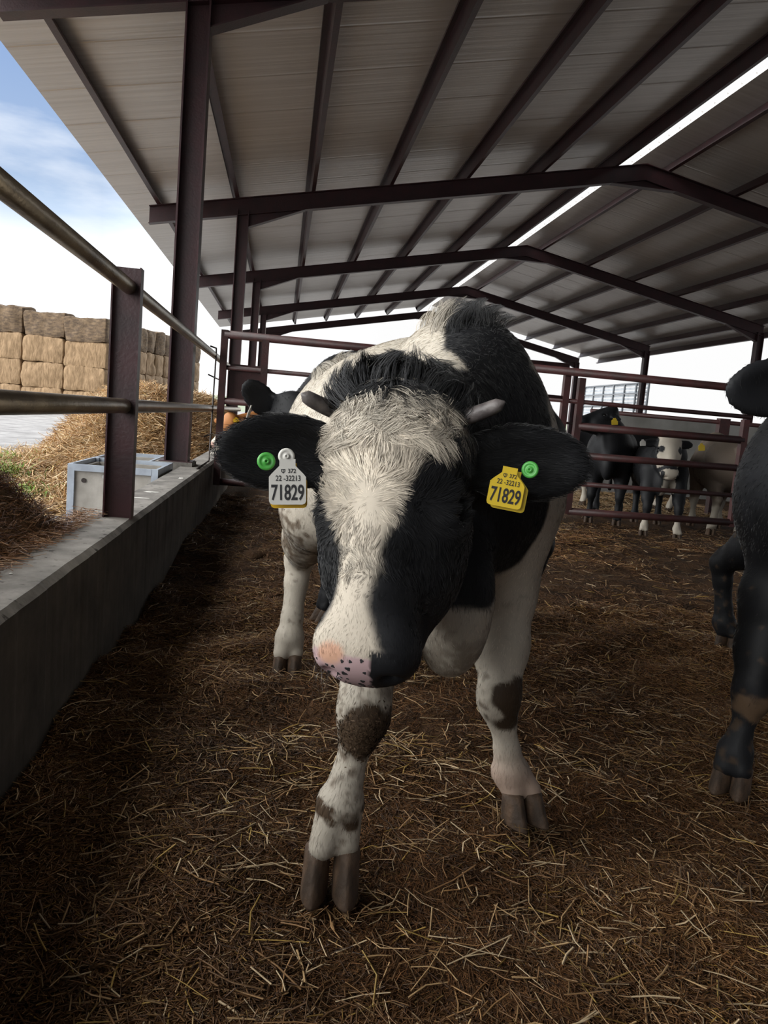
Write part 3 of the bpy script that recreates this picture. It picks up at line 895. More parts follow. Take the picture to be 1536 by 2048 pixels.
def text_mesh(s, size, loc_m, name, parent, bold=0.0, sx=1.0):
    cu = bpy.data.curves.new(name, 'FONT'); cu.body = s; cu.size = size; cu.align_x = 'CENTER'; cu.align_y = 'CENTER'
    cu.extrude = 0.0003; cu.offset = bold
    tmp = bpy.data.objects.new(name, cu); COL.objects.link(tmp)
    dg = bpy.context.evaluated_depsgraph_get(); dg.update()
    me = bpy.data.meshes.new_from_object(tmp.evaluated_get(dg))
    bpy.data.objects.remove(tmp); bpy.data.curves.remove(cu)
    me.transform(Matrix.Diagonal((sx, 1, 1, 1))); me.transform(loc_m)
    me.materials.clear(); me.materials.append(M['ink'])
    return obj(name, me, parent)

def plate_mesh(outline, th, mat_, mtx, name, parent):
    n = len(outline)
    vs = [(x, y, -th / 2) for x, y in outline] + [(x, y, th / 2) for x, y in outline]
    fs = [tuple(range(n - 1, -1, -1)), tuple(range(n, 2 * n))] + [(i, (i+1) % n, n + (i+1) % n, n + i) for i in range(n)]
    me = bpy.data.meshes.new(name); me.from_pydata(vs, [], fs); me.materials.append(mat_); me.transform(mtx); me.update()
    return obj(name, me, parent)

def tag_outline(w, h, nw, sh):
    """ear tag flag: neck at the top, sloping shoulders, rounded lower corners; origin at the top of the neck"""
    o = []; c = .006
    o += [(-nw, 0), (-nw, -sh * .45), (-w / 2 + .004, -sh), (-w / 2, -sh - .005)]
    o += [(-w / 2, -h + c), (-w / 2 + c * .3, -h + c * .3), (-w / 2 + c, -h)]
    o += [(w / 2 - c, -h), (w / 2 - c * .3, -h + c * .3), (w / 2, -h + c), (w / 2, -sh - .005), (w / 2 - .004, -sh), (nw, -sh * .45), (nw, 0)]
    return o

def frame_matrix(o, x, y):
    x = Vector(x).normalized(); z = x.cross(Vector(y)).normalized(); y = z.cross(x)
    m_ = Matrix.Identity(4)
    for i in range(3): m_[i][0] = x[i]; m_[i][1] = y[i]; m_[i][2] = z[i]; m_[i][3] = o[i]
    return m_

def disc(mtx, r, h, mat_, name, parent, hub=True):
    b = MB(); n = 28
    prof = [(0, h * 1.3), (r * .10, h * 1.3), (r * .12, h * 2.2), (r * .28, h * 2.2), (r * .34, h * 1.1), (r * .62, h), (r * .68, h * 1.25), (r * .92, h * 1.1), (r, h * .6), (r, 0), (0, 0)] if hub else [(0, h), (r, h), (r, 0), (0, 0)]
    vs = []; fs = []
    for (pr, pz) in prof:
        for i in range(n): vs.append((pr * math.cos(2*math.pi*i/n), pr * math.sin(2*math.pi*i/n), pz))
    for j in range(len(prof) - 1):
        for i in range(n): fs.append((j*n+i, (j+1)*n+i, (j+1)*n+(i+1) % n, j*n+(i+1) % n))
    me = bpy.data.meshes.new(name); me.from_pydata(vs, [], fs); me.materials.append(mat_); me.transform(mtx); me.update()
    me.polygons.foreach_set('use_smooth', [True] * len(me.polygons))
    return obj(name, me, parent)

def cattle_body(vol, C, rump, k, fwd, head, ears, legsF, legsH, wither_z, neck_r=(.18, .105), belly=1.0, dewlap=None, tail=None):
    """C: shoulder centre, rump: hip centre; legs are dicts of joints; all in world space"""
    up = np.array([0, 0, 1.0]); lat = unit(np.cross(fwd, up))
    A = np.array([fwd, lat, up])
    mid = C * .48 + rump * .52
    vol.ell(mid + up * -.02 * k, (np.linalg.norm(C - rump) * .78, .315 * k * belly, .345 * k), A, .08 * k)
    vol.ell(C + up * .02 * k, (.30 * k, .222 * k, .340 * k), A, .09 * k)
    vol.ell(rump + up * .01 * k, (.28 * k, .265 * k, .265 * k), A, .09 * k)
    # spine
    wz = np.array([C[0], C[1], wither_z]); rz = np.array([rump[0], rump[1], wither_z - .02 * k])
    vol.cap(wz - up * .10 * k, rz - up * .11 * k, .085 * k, .095 * k, .10 * k)
    vol.ell(wz - up * .07 * k, (.16 * k, .075 * k, .075 * k), A, .08 * k)
    for q in (-1, 1):     # hip bones
        vol.ell(rump + fwd * .10 * k + lat * q * .19 * k + up * .14 * k, np.array((.06, .06, .06)) * k, A, .08 * k)
    # neck
    nb = C + fwd * .12 * k + up * .10 * k
    ne = head.p(0, .075, -.15)
    side = unit(np.cross(ne - nb, up)); 
    vol.cap(nb, ne, neck_r[0] * k, neck_r[1] * k, .08 * k, (side, .74))
    vol.cap(wz - up * .10 * k + fwd * .1 * k, head.p(0, .04, -.12), .065 * k, .045 * k, .08 * k)
    # brisket and dewlap
    bk = dewlap if dewlap is not None else C + fwd * .26 * k - up * .26 * k
    vol.ell(bk + up * .10 * k, np.array((.12, .085, .18)) * k, A, .07 * k)
    vol.cap(head.p(0, .22, -.24), bk + up * .03 * k, .045 * k, .075 * k, .06 * k, (lat, .6))
    for lg in legsF: leg_front(vol, lg['sh'], lg['el'], lg['kn'], lg['fet'], lg['cor'], k, lat, fwd)
    for lg in legsH: leg_hind(vol, lg['hip'], lg['st'], lg['ho'], lg['fet'], lg['cor'], k, lat, fwd)
    if tail is None: tail = rump - fwd * .31 * k
    vol.chain([rump - fwd * .22 * k + up * .19 * k, tail + up * .08 * k, tail - fwd * .03 * k - up * .25 * k, tail - fwd * .02 * k - up * .55 * k], [.045 * k, .03 * k, .02 * k, .03 * k], .02 * k)
    head_sdf(vol, head, ears)

def bounds(*pts):
    P = np.array([p for q in pts for p in q]); return P.min(0), P.max(0)
def A3(*v): return np.array(v, float)
# ------------------------------------------------------------------ the calf in front of the camera
VOX = 0.0070
HB = Head((.190, 1.340, 1.040), (-.110, -.348, -.931), (.93, -.355, .095))
S_, R_ = A3(.435, 1.93, .885), A3(.345, 2.83, .92)
FW = unit(A3(.205, -.975, 0))
earL_b, earL_t = HB.p(-.092, .085, -.105), A3(-.100, 1.365, .912)
earR_b, earR_t = HB.p(.092, .085, -.105), A3(.550, 1.345, .936)
toCam = unit(A3(-.1, -1, .05))
ears = [(earL_b, earL_t - earL_b, A3(.12, .1, 1), np.linalg.norm(earL_t - earL_b), toCam),
        (earR_b, earR_t - earR_b, A3(-.05, .1, 1), np.linalg.norm(earR_t - earR_b), toCam)]
legsF = [dict(sh=A3(.27, 1.86, .80), el=A3(.255, 1.74, .60), kn=A3(.207, 1.525, .378), fet=A3(.172, 1.51, .192), cor=A3(.163, 1.487, .110)),
         dict(sh=A3(.60, 1.93, .80), el=A3(.60, 1.93, .58), kn=A3(.588, 1.82, .315), fet=A3(.640, 1.82, .118), cor=A3(.668, 1.80, .076))]
legsH = [dict(hip=A3(.17, 2.78, .90), st=A3(.13, 2.62, .68), ho=A3(.10, 2.98, .42), fet=A3(.082, 2.89, .13), cor=A3(.080, 2.865, .075)),
         dict(hip=A3(.50, 2.84, .90), st=A3(.52, 2.68, .68), ho=A3(.47, 3.05, .42), fet=A3(.465, 2.97, .13), cor=A3(.465, 2.945, .075))]
vol = Vol((-.16, .98, -.02), (.85, 3.30, 1.36), VOX)
cattle_body(vol, S_, R_, 1.0, FW, HB, ears, legsF, legsH, 1.225, dewlap=A3(.405, 1.66, .505), belly=1.09)
MV, MQ, MN = vol.mesh(2)
del vol

BL_V = [-.02, .02, .045, .08, .11, .137, .165, .19, .218, .252, .287, .33, .38, .41, .438, .465, .50, .54]
BL_L = [-.15, -.155, -.155, -.15, -.144, -.138, -.125, -.110, -.093, -.070, -.060, -.056, -.060, -.067, -.088, -.10, -.10, -.09]
BL_R = [.125, .128, .112, .086, .068, .058, .050, .036, .027, .022, .016, .008, .008, .016, .030, .043, .045, .04]
def calf_color(P):
    P = np.asarray(P)
    h = HB.loc(P); u, v, w = h[:, 0], h[:, 1], h[:, 2]
    n1 = VN1(P); n2 = VN2(P); n3 = VN3(P)
    axL, axR = unit(earL_t - earL_b), unit(earR_t - earR_b)
    ear = ((np.abs(u) > .118) & (v > -.09) & (v < .24) & (((P - earL_b) @ axL > .015) & (u < 0) & (np.linalg.norm(P - (earL_b + earL_t) / 2, axis=1) < .13) | ((P - earR_b) @ axR > .015) & (u > 0) & (np.linalg.norm(P - (earR_b + earR_t) / 2, axis=1) < .15)))
    head = (v > -.03) & (w > -.30) & (np.abs(u) < .17) & (v < .6) & (w < .08) & ~ear
    # white body with black neck and shoulder patch on the animal's left
    q = (P - A3(.525, 1.77, .90)) / A3(.112, .22, .26)
    dpat = np.sqrt((q * q).sum(1)) - 1 + .10 * n1
    q2 = (P - A3(.455, 1.76, 1.13)) / A3(.105, .27, .19)
    dpat = np.minimum(dpat, np.sqrt((q2 * q2).sum(1)) - 1 + .10 * n1)
    q3 = (P - A3(.42, 1.60, .86)) / A3(.20, .22, .26)
    dpat = np.minimum(dpat, np.sqrt((q3 * q3).sum(1)) - 1 + .10 * n1)
    q4 = (P - A3(.27, 1.47, 1.05)) / A3(.15, .11, .10)
    dpat = np.minimum(dpat, np.sqrt((q4 * q4).sum(1)) - 1 + .10 * n1)
    blk = 1 - sstep(dpat, -.03, .05)
    col = lerp(np.broadcast_to(WHITE, P.shape) * (1 + .10 * n3)[:, None], BLACK, blk)
    # dirt on the lower flanks and legs
    lowd = sstep(VN4(P * .5) * .6 + n1 * .9, .25, 1.1) * sstep(.72 - P[:, 2], 0, .4)
    col = lerp(col, MUD * 1.6, lowd * .75)
    pinkleg = sstep(.22 - P[:, 2], 0, .12) * sstep(n3 + .5, .0, .6) * (P[:, 1] < 2.2)
    col = lerp(col, np.array([.40, .27, .21]), pinkleg * .75)
    for c, r, hgt in ((A3(.207, 1.47, .358), .066, .058), (A3(.615, 1.78, .325), .062, .055), (A3(.60, 1.80, .270), .045, .03)):
        dd = np.sqrt(((P[:, :2] - c[:2]) ** 2).sum(1) / r ** 2 + ((P[:, 2] - c[2]) / hgt) ** 2) + .25 * n2
        col = lerp(col, MUD, 1 - sstep(dd, .85, 1.12))
    ring = 1 - sstep(np.abs(P[:, 2] - .178 + .018 * n1) / .022 + .9 * n2 + .5 * VN4(P * .6), .4, 1.0)
    col = lerp(col, MUD * 1.4, ring * (P[:, 1] < 1.62) * (P[:, 2] < .3))
    thigh = 1 - sstep(np.sqrt(((P - A3(.09, 2.72, .60)) ** 2 / np.array([.11, .2, .12]) ** 2).sum(1)) + .5 * VN4(P * .35) + .3 * n2, .5, 1.1)
    col = lerp(col, MUD * 2.2, thigh * .8)
    sm = sstep(n1 + .4 * n2, .45, .8) * (P[:, 2] < .24) * (P[:, 1] < 2.1) * (P[:, 0] > .5)
    col = lerp(col, MUD * 2.0, sm * .9)
    # head
    uL = np.interp(v, BL_V, BL_L) + .010 * n1; uR = np.interp(v, BL_V, BL_R) + .010 * n1
    inb = sstep(u - uL, -.008, .010) * (1 - sstep(u - uR, -.010, .008)) * (w > -.115)
    inb = inb * sstep(v, .002 + .008 * n1, .022 + .008 * n1)
    inb = np.where((v < .14) & (v > .05), np.maximum(inb, ((u < .0) & (w > -.10)) * 1.0), inb)
    hc = lerp(np.broadcast_to(BLACK, P.shape) * (1 + .6 * np.clip(n1, -.8, 1))[:, None], WHITE * np.array([1.06, 1.04, 1.02]), inb)
    warm = sstep(n3 + .3 * n1, .1, .7) * (v < .33)
    hc = lerp(hc, WHITE * np.array([.88, .76, .60]), inb * warm * .55)
    # pink nose pad with dark speckles, bare pale skin above it
    nz_ = (v > .462 + .012 * n1) & (u > -.12) & (u < .030 + .01 * n1) & (w > -.131)
    pk = np.where(nz_[:, None], np.array([.47, .33, .34]), hc)
    bare = np.exp(-(((u + .045) / .030) ** 2 + ((v - .458) / .022) ** 2)) * (w > -.09)
    pk = lerp(pk, np.array([.58, .34, .235]), sstep(bare, .35, .7))
    dark = (v > .450) & (u > .022 + .008 * n1) | ((v > .44) & (w < -.124))
    pk = np.where(dark[:, None] & (v > .42)[:, None], BLACK * 1.5, pk)
    col = np.where(head[:, None], pk, col)
    col = np.where(ear[:, None], BLACK * (1.1 + .4 * n1)[:, None], col)
    return np.clip(col, .003, 1)

MC = calf_color(MV)
# bare skin areas use the same attribute
calf_me = np_mesh('calf', MV, MQ, M['hide'], True, MC * .92)
calf = obj('calf', calf_me)
tag(calf, 'black and white calf with ear tags reading 71829, lowering its head close to the camera', 'calf', 'cattle in the barn')

# ---- fur
rngc = np.random.default_rng(77)
HV = HB.loc(MV)
nose_bare = (HV[:, 1] > .458) & (HV[:, 2] > -.13) & (np.abs(HV[:, 0]) < .12)
vis = (MN @ unit(A3(-.1, -1, .35)) > -.45)
tip_low = MV[:, 2] < .10
wgt = np.where(nose_bare | tip_low, 0.0, 1.0) * np.where(vis, 1.0, .25)
headm = (HV[:, 1] > -.05) & (HV[:, 2] > -.32) & (np.abs(HV[:, 0]) < .36) & (HV[:, 1] < .55)
wgt *= np.where(headm, 3.2, 1.0) * np.where(MV[:, 1] > 2.3, .55, 1.0)
P, n = sample_surface(MV, MQ, MN, wgt, 150000, rngc)
h = HB.loc(P); u, v, w = h.T
inhead = (v > -.06) & (w > -.30) & (np.abs(u) < .175) & (v < .6)
# flow: on the body backwards and down, on the face away from the whorl between the eyes
D = np.broadcast_to(-FW * .6 + A3(0, 0, -.8), P.shape).copy()
leg = P[:, 2] < .55
D[leg] = A3(0, .15, -1)
wh = np.array([-.010, .205])
du, dv = u - wh[0], v - wh[1]
rr = np.sqrt(du * du + dv * dv) + 1e-4
hd = (du / rr)[:, None] * HB.U + (dv / rr)[:, None] * HB.A
fall = HB.A * .55 + HB.U * (np.sign(u) * (.35 + .6 * sstep(np.abs(u), .0, .07)))[:, None]        # falls outwards from the parting at the poll
mixw = sstep(v, .075, .125)[:, None]
hd = fall * (1 - mixw) + hd * mixw
low = HB.A * .85 + HB.U * (u * 2.5)[:, None]
mixl = sstep(v, .23, .31)[:, None]
hd = hd * (1 - mixl) + low * mixl
D[inhead] = hd[inhead]
eL = (np.abs(u) > .115) & ~((v > .22) | (w < -.25)) & (np.abs(u) < .42) & (v > -.12)
axs = np.where((u < 0)[:, None], unit(earL_t - earL_b), unit(earR_t - earR_b))
D = np.where(eL[:, None], axs + .0, D)
fore = inhead & (w > -.12) & (v < .37)
ln = np.full(len(P), .016)
ln = np.where(leg, .013, ln)
ln = np.where(inhead, .013, ln)
lf = (.044 * np.exp(-((v - .06) / .10) ** 2) + .007) * (.45 + .55 * sstep(rr, .0, .06))
ln = np.where(fore, .012 + lf * (np.abs(u) < .14), ln)
ln = np.where(v > .33, np.where(inhead, .009, ln), ln)
ln = np.where(eL, .021, ln)
lift = np.where(fore, .20 + .18 * sstep(rr, .02, .09), np.where(eL, .5, .30))
wd = np.where(fore, .0016, .0013)
cc = calf_color(P)
# neighbouring strands share the bend
lock = np.stack([VN2(P * .8), VN2(P * .8 + 3.1), VN2(P * .8 + 7.7)], -1) * .28
D = D + lock * np.where(fore, 1.3, .7)[:, None]
shd = 1 + .18 * VN2(P * .9 + 11)
cs = cc * shd[:, None] * 1.04
for nm, sel, cl, kw in (('coat', ~fore, None, .18), ('face_hair', fore, (900, .62), .20)):
    strands(nm, P[sel], n[sel], D[sel], ln[sel], wd[sel], cs[sel], M['fur'], calf, rngc, 3 if cl is None else 4, lift[sel], -.15 if cl is None else -.30, 1.1, .8, kw, cl)

# ---- long tufts: poll crest, withers, hips
def tuft(name, centers, count, length, spread, dirv, colr, label=None, wdt=.0019, lift=1.1, droop=-.1):
    # count strands rooted on the skin near the given points
    d2 = np.full(len(MV), 9.0)
    for c in centers: d2 = np.minimum(d2, ((MV - c) ** 2).sum(1))
    wt = np.exp(-d2 / (2 * spread ** 2)) * (d2 < (2.2 * spread) ** 2)
    Pt, nt_ = sample_surface(MV, MQ, MN, wt, count, rngc)
    Dt = np.broadcast_to(unit(dirv), Pt.shape) + np.stack([VN2(Pt * .5), VN2(Pt * .5 + 3), VN2(Pt * .5 + 6)], -1) * .55
    c_ = calf_color(Pt) if colr is None else np.broadcast_to(colr, Pt.shape) * (1 + .3 * VN1(Pt))[:, None]
    o = strands(name, Pt, nt_, Dt, length, wdt, np.clip(c_, .003, 1), M['fur'], calf, rngc, 4, lift, droop, 1.5, .7, .55, (max(count // 75, 12), .78))
    if label: o['label'] = label
    return o
pl = [HB.p(x, y - .01, -.05) for x, y in ((-.10, .0), (-.06, -.015), (-.02, -.02), (.03, -.02), (.07, -.02), (.11, -.01), (.14, .01))]
tuft('poll_tuft', pl, 6000, .066, .026, -HB.A * .7, BLACK * 1.5, 'tousled black hair along the poll', .0021, 1.8, .2)
tuft('forelock', [HB.p(x, .04, -.01) for x in (-.09, -.03, .02, .07)], 3000, .048, .022, HB.A * .5 + HB.W * .3, WHITE * 1.05, 'long cream forelock', .0017, .65, -.5)
wt_ = [A3(.43, 1.93, 1.22), A3(.43, 1.86, 1.21), A3(.42, 2.00, 1.22)]
tuft('withers_tuft', wt_, 2600, .055, .045, A3(.1, .1, 1) * .3 + A3(.3, 0, 0), None, None, .0016, 1.6, .4)
tuft('hip_tuft', [A3(.15, 2.75, 1.2), A3(.22, 2.85, 1.21), A3(.10, 2.6, 1.19)], 1500, .045, .05, A3(-.3, .2, .3), None, None, .0017, 1.5, .3)

# ---- dark pigment spots on the pink nose
wn_ = ((HV[:, 1] > .468) & (HV[:, 0] > -.095) & (HV[:, 0] < .03) & (HV[:, 2] > -.115)) * 1.0
P, n = sample_surface(MV, MQ, MN, wn_, 60, rngc)
b = MB()
for i in range(len(P)):
    if len(P[:i]) and np.min(np.linalg.norm(P[:i] - P[i], axis=1)) < .0075: continue
    r_ = rngc.uniform(.0017, .0046); el_ = rngc.uniform(.7, 1.6); nv_ = Vector(n[i]); t1 = nv_.cross(Vector((.3, .2, 1))).normalized(); t2 = nv_.cross(t1)
    c_ = Vector(P[i]) + nv_ * .0006; ph = rngc.uniform(0, 6)
    ring = [c_ - nv_ * .0012 + (t1 * math.cos(k * math.pi / 5) * el_ + t2 * math.sin(k * math.pi / 5)) * r_ * (1 + .25 * math.sin(2 * k + ph)) for k in range(10)]
    top = [c_ + (p_ - c_ + nv_ * .0012) * .8 for p_ in ring]
    b.add(ring + top, [tuple(range(10, 20))] + [(k, (k+1) % 10, 10 + (k+1) % 10, 10 + k) for k in range(10)])
b.build('nose_speck', M['ink'], calf)['kind'] = 'stuff'

# ---- whiskers
nwh = 46
Pw = np.array([HB.p(-.085 + .02 * rngc.random(), .43 + .06 * rngc.random(), -.06 - .06 * rngc.random()) for _ in range(nwh)])
nw_ = np.broadcast_to(unit(-HB.U + HB.A * .5), Pw.shape)
strands('whiskers', Pw, nw_, np.broadcast_to(HB.A * .6 + HB.W * .25, Pw.shape), .045, .0008, np.broadcast_to(np.array([.45, .43, .40]), Pw.shape), M['fur'], calf, rngc, 4, .9, -.2, 1.2, .6, .3)

# ---- horn buds, eyes, hooves
horn_obj(calf, HB.p(-.118, .018, -.065), A3(.030, 1.385, 1.022), A3(0, 0, -.003), .0165)
horn_obj(calf, HB.p(.10, .020, -.065), A3(.372, 1.285, 1.036), A3(0, 0, -.004), .016)
for q in (-1, 1):
    b = MB(); c = Vector(HB.p(q * .1065, .186, -.080)); rad = .021; vs = []; fs = []
    for i in range(9):
        for j in range(16):
            a, bb = math.pi * i / 8, 2 * math.pi * j / 16
            vs.append(c + Vector((math.sin(a) * math.cos(bb), math.sin(a) * math.sin(bb), math.cos(a))) * rad)
    fs = [(i*16+j, (i+1)*16+j, (i+1)*16+(j+1) % 16, i*16+(j+1) % 16) for i in range(8) for j in range(16)]
    b.add(vs, fs, True); b.build('eye', M['eye'], calf)
add_hoof(calf, (.160, 1.478, .006), unit(A3(-.10, -1, 0)), 1.03, spread=.031, h=1.22)
add_hoof(calf, (.672, 1.775, .008), unit(A3(.30, -.95, 0)), 1.0, spread=.029, h=.9)
add_hoof(calf, (.078, 2.845, -.005), unit(A3(-.05, -1, 0)), 1.0, spread=.028, h=1.0)
add_hoof(calf, (.467, 2.93, -.005), unit(A3(.15, -1, 0)), 1.0, spread=.028, h=1.0)

# ---- caked mud on the knee
P, n = sample_surface(MV, MQ, MN, np.exp(-(((MV[:, 0] - .207) / .045) ** 2 + ((MV[:, 2] - .352) / .036) ** 2) * 1.3) * (MV[:, 1] < 1.60) * (MN[:, 1] < .25), 1800, rngc)
strands('caked_mud', P, n, np.broadcast_to(A3(.1, 0, -1), P.shape), .009, .0045, np.broadcast_to(MUD * 1.5, P.shape), M['fibre'], calf, rngc, 2, .45, -.2, 1.4, .5, .9)

# ---- ear tags
def ear_tag(root, neck, xdir, ydir, w, h_, plate_mat, text, label, back=None, back_shift=(0, 0), nw=.013, sh=.024):
    mt_ = frame_matrix(Vector(neck), xdir, ydir)
    o = plate_mesh(tag_outline(w, h_, nw, sh), .0022, plate_mat, mt_, 'ear_tag', root); o['label'] = label
    if back is not None:
        m2_ = mt_ @ Matrix.Translation((back_shift[0], back_shift[1], -.012))
        plate_mesh(tag_outline(w, h_, nw, sh), .0022, back, m2_, 'back_plate', o)
    if text:
        z = .0014
        def T(x, y): return mt_ @ Matrix.Translation((x, y, z))
        text_mesh('71829', .0350, T(0, -h_ + .0185), 'number', o, .0007, .62)
        text_mesh('22 -32213', .0125, T(.001, -h_ + .0425), 'number', o, .0001, .80)
        text_mesh('372', .0100, T(.007, -h_ + .0545), 'number', o, .0001, .9)
        # small crest: a shield outline with a bar
        b = MB(); s_ = .0034; pts = [(-1, 1), (1, 1), (1, -.2), (0, -1.2), (-1, -.2)]
        inn = [(x * .62, y * .62) for x, y in pts]
        vs = [(x * s_, y * s_, 0) for x, y in pts + inn]
        b.add(vs, [(i, (i+1) % 5, 5 + (i+1) % 5, 5 + i) for i in range(5)])
        b.add([(-.15 * s_, s_, 0), (.15 * s_, s_, 0), (.15 * s_, -s_, 0), (-.15 * s_, -s_, 0)], [(0, 3, 2, 1)])
        me = bpy.data.meshes.new('crest'); me.from_pydata(b.v, [], b.f); me.transform(T(-.007, -h_ + .0545)); me.materials.append(M['ink'])
        obj('crest', me, o)
    return o
TAGS = dict(L_neck=(.012, 1.262, .912), R_neck=(.396, 1.292, .925))
ear_tag(calf, TAGS['L_neck'], (1, .05, .065), (-.04, .10, 1), .060, .074, M['tag_white'], True, 'white ear tag numbered 71829 with an amber plate behind', M['tag_amber'], (.003, -.006))
ear_tag(calf, TAGS['R_neck'], (1, -.10, -.115), (.19, .10, 1), .061, .070, M['tag_yellow'], True, 'yellow ear tag numbered 71829', M['tag_yellow'], (.010, -.004))
disc(frame_matrix(Vector((.010, 1.268, .916)), (1, .05, 0), (0, .1, 1)), .0135, .004, M['tag_white'], 'tag_stud', calf)
disc(frame_matrix(Vector((-.022, 1.275, .905)), (1, .05, .06), (0, .1, 1)), .0150, .0045, M['tag_green'], 'button_tag', calf)['label'] = 'round green button tag in the ear on the kerb side'
disc(frame_matrix(Vector((.4335, 1.298, .923)), (.86, -.45, 0), (0, .1, 1)), .0150, .0045, M['tag_green'], 'button_tag', calf)['label'] = 'round green button tag in the ear away from the kerb'
# ------------------------------------------------------------------ the rest of the herd
def simple_cow(label, S, Rp, k, O, Adir, Udir, hs, earsdef, colorfn, vox, legsF=None, legsH=None, fur=None, withz=None, dew=None, lo=None, hi=None, belly=1.0, hoofs=True, name='calf'):
    S, Rp = A3(*S), A3(*Rp); fw = unit((S - Rp) * [1, 1, 0]); lt = unit(np.cross(fw, A3(0, 0, 1)))
    Hd = Head(O, Adir, Udir, hs)
    ears_ = [(Hd.p(*b), A3(*d), A3(*w_), l_, A3(*f)) for b, d, w_, l_, f in earsdef]
    if legsF is None:
        legsF = []
        for q in (-1, 1):
            bx = S + lt * q * .165 * k; z0 = 0
            legsF.append(dict(sh=bx + A3(0, 0, -.08 * k), el=A3(bx[0], bx[1], .58 * k) - fw * .03, kn=A3(bx[0], bx[1], .34 * k) + fw * .02, fet=A3(bx[0], bx[1], .125 * k), cor=A3(bx[0], bx[1], .075 * k) + fw * .02))
    if legsH is None:
        legsH = []
        for q in (-1, 1):
            bx = Rp + lt * q * .155 * k
            legsH.append(dict(hip=bx, st=A3(bx[0], bx[1], .68 * k) + fw * .17 * k, ho=A3(bx[0], bx[1], .43 * k) - fw * .16 * k, fet=A3(bx[0], bx[1], .13 * k) - fw * .08 * k, cor=A3(bx[0], bx[1], .075 * k) - fw * .05 * k))
    withz = withz or S[2] + .345 * k
    pts = np.array([S, Rp, Hd.p(0, .25, -.1), Hd.p(0, 0, 0)] + [e_[0] + unit(e_[1]) * e_[3] for e_ in ears_] + [l['cor'] for l in legsF + legsH])
    lo_ = pts.min(0) - .42 * k; hi_ = pts.max(0) + .42 * k; lo_[2] = -.02; hi_[2] = max(withz, Hd.p(0, -.05, 0)[2], *[(e_[0] + unit(e_[1]) * e_[3])[2] + .06 for e_ in ears_]) + .08
    if lo is not None: lo_ = np.maximum(lo_, lo)
    if hi is not None: hi_ = np.minimum(hi_, hi)
    v_ = Vol(lo_, hi_, vox)
    cattle_body(v_, S, Rp, k, fw, Hd, ears_, legsF, legsH, withz, dewlap=dew, belly=belly)
    V, Q, Nn = v_.mesh(2)
    c = np.clip(colorfn(V, Hd, ears_), .003, 1)
    root = tag(obj(name, np_mesh(name, V, Q, M['hide'], True, c)), label, 'calf', 'cattle in the barn')
    if hoofs:
        for l in legsF + legsH:
            add_hoof(root, (l['cor'][0], l['cor'][1], 0.0), fw, k, spread=.028)
    for q in (-1, 1):
        b = MB(); cc_ = Vector(Hd.p(q * .1065, .186, -.080)); rad = .021 * hs; vs = []
        for i in range(7):
            for j in range(12):
                a, bb = math.pi * i / 6, 2 * math.pi * j / 12
                vs.append(cc_ + Vector((math.sin(a) * math.cos(bb), math.sin(a) * math.sin(bb), math.cos(a))) * rad)
        b.add(vs, [(i*12+j, (i+1)*12+j, (i+1)*12+(j+1) % 12, i*12+(j+1) % 12) for i in range(6) for j in range(12)], True)
        b.build('eye', M['eye'], root)
    if fur:
        cnt, ln_, wd_ = fur
        rg = np.random.default_rng(int(cnt) + 3)
        camd = V - A3(0, 0, .99); camd /= np.linalg.norm(camd, axis=1)[:, None]
        wg = np.where((Nn * camd).sum(1) < .4, 1.0, .1) * (V[:, 2] > .1)
        P, n = sample_surface(V, Q, Nn, wg, cnt, rg)
        D = np.where((P[:, 2] < .5)[:, None], A3(0, .1, -1), -fw * .6 + A3(0, 0, -.8))
        h = Hd.loc(P); ih = (np.abs(h[:, 0]) < .16) & (h[:, 1] > 0) & (h[:, 1] < .55) & (h[:, 2] > -.3)
        D = np.where(ih[:, None], Hd.A, D)
        D = D + np.stack([VN2(P * .8), VN2(P * .8 + 3.1), VN2(P * .8 + 7.7)], -1) * .25
        cl = np.clip(colorfn(P, Hd, ears_), .003, 1)
        strands('coat', P, n, D, np.where(ih, ln_ * .8, ln_), wd_, cl, M['fur'], root, rg, 2, .4, -.1, 1.2, .8, .2)
    return root, Hd, ears_

def col_black(socks=0.0, brown=0.0):
    def f(P, Hd, ears_):
        n1 = VN1(P)
        c = np.broadcast_to(BLACK * 1.05, P.shape) * (1 + .5 * np.clip(n1, -.8, 1))[:, None]
        if brown: c = lerp(c, np.array([.05, .032, .018]), sstep(n1, .2, .9) * brown)
        if socks: c = lerp(c, WHITE * .9, sstep(socks + .03 * n1 - P[:, 2], -.01, .01))
        return c
    return f

# black calf behind, reaching over the kerb
simple_cow('black calf behind the tagged calf, its head turned to the kerb gate', (.33, 3.48, .91), (1.15, 3.80, .90), .97,
           (-.02, 3.22, 1.035), (.10, -.28, -.95), (.70, -.70, .10), .92,
           [((-.09, .05, -.08), (-.14, -.10, .13), (1, .1, .9), .215, (-.3, -1, 0)), ((.10, .085, -.10), (.8, -.5, .1), (0, 0, 1), .14, (-.5, .5, 0))],
           col_black(), .011, fur=(14000, .018, .0020), hi=(9, 9, 1.40))
t_ = frame_matrix(Vector((-.115, 3.03, 1.09)), (.35, -.1, -.06), (.06, .05, 1))

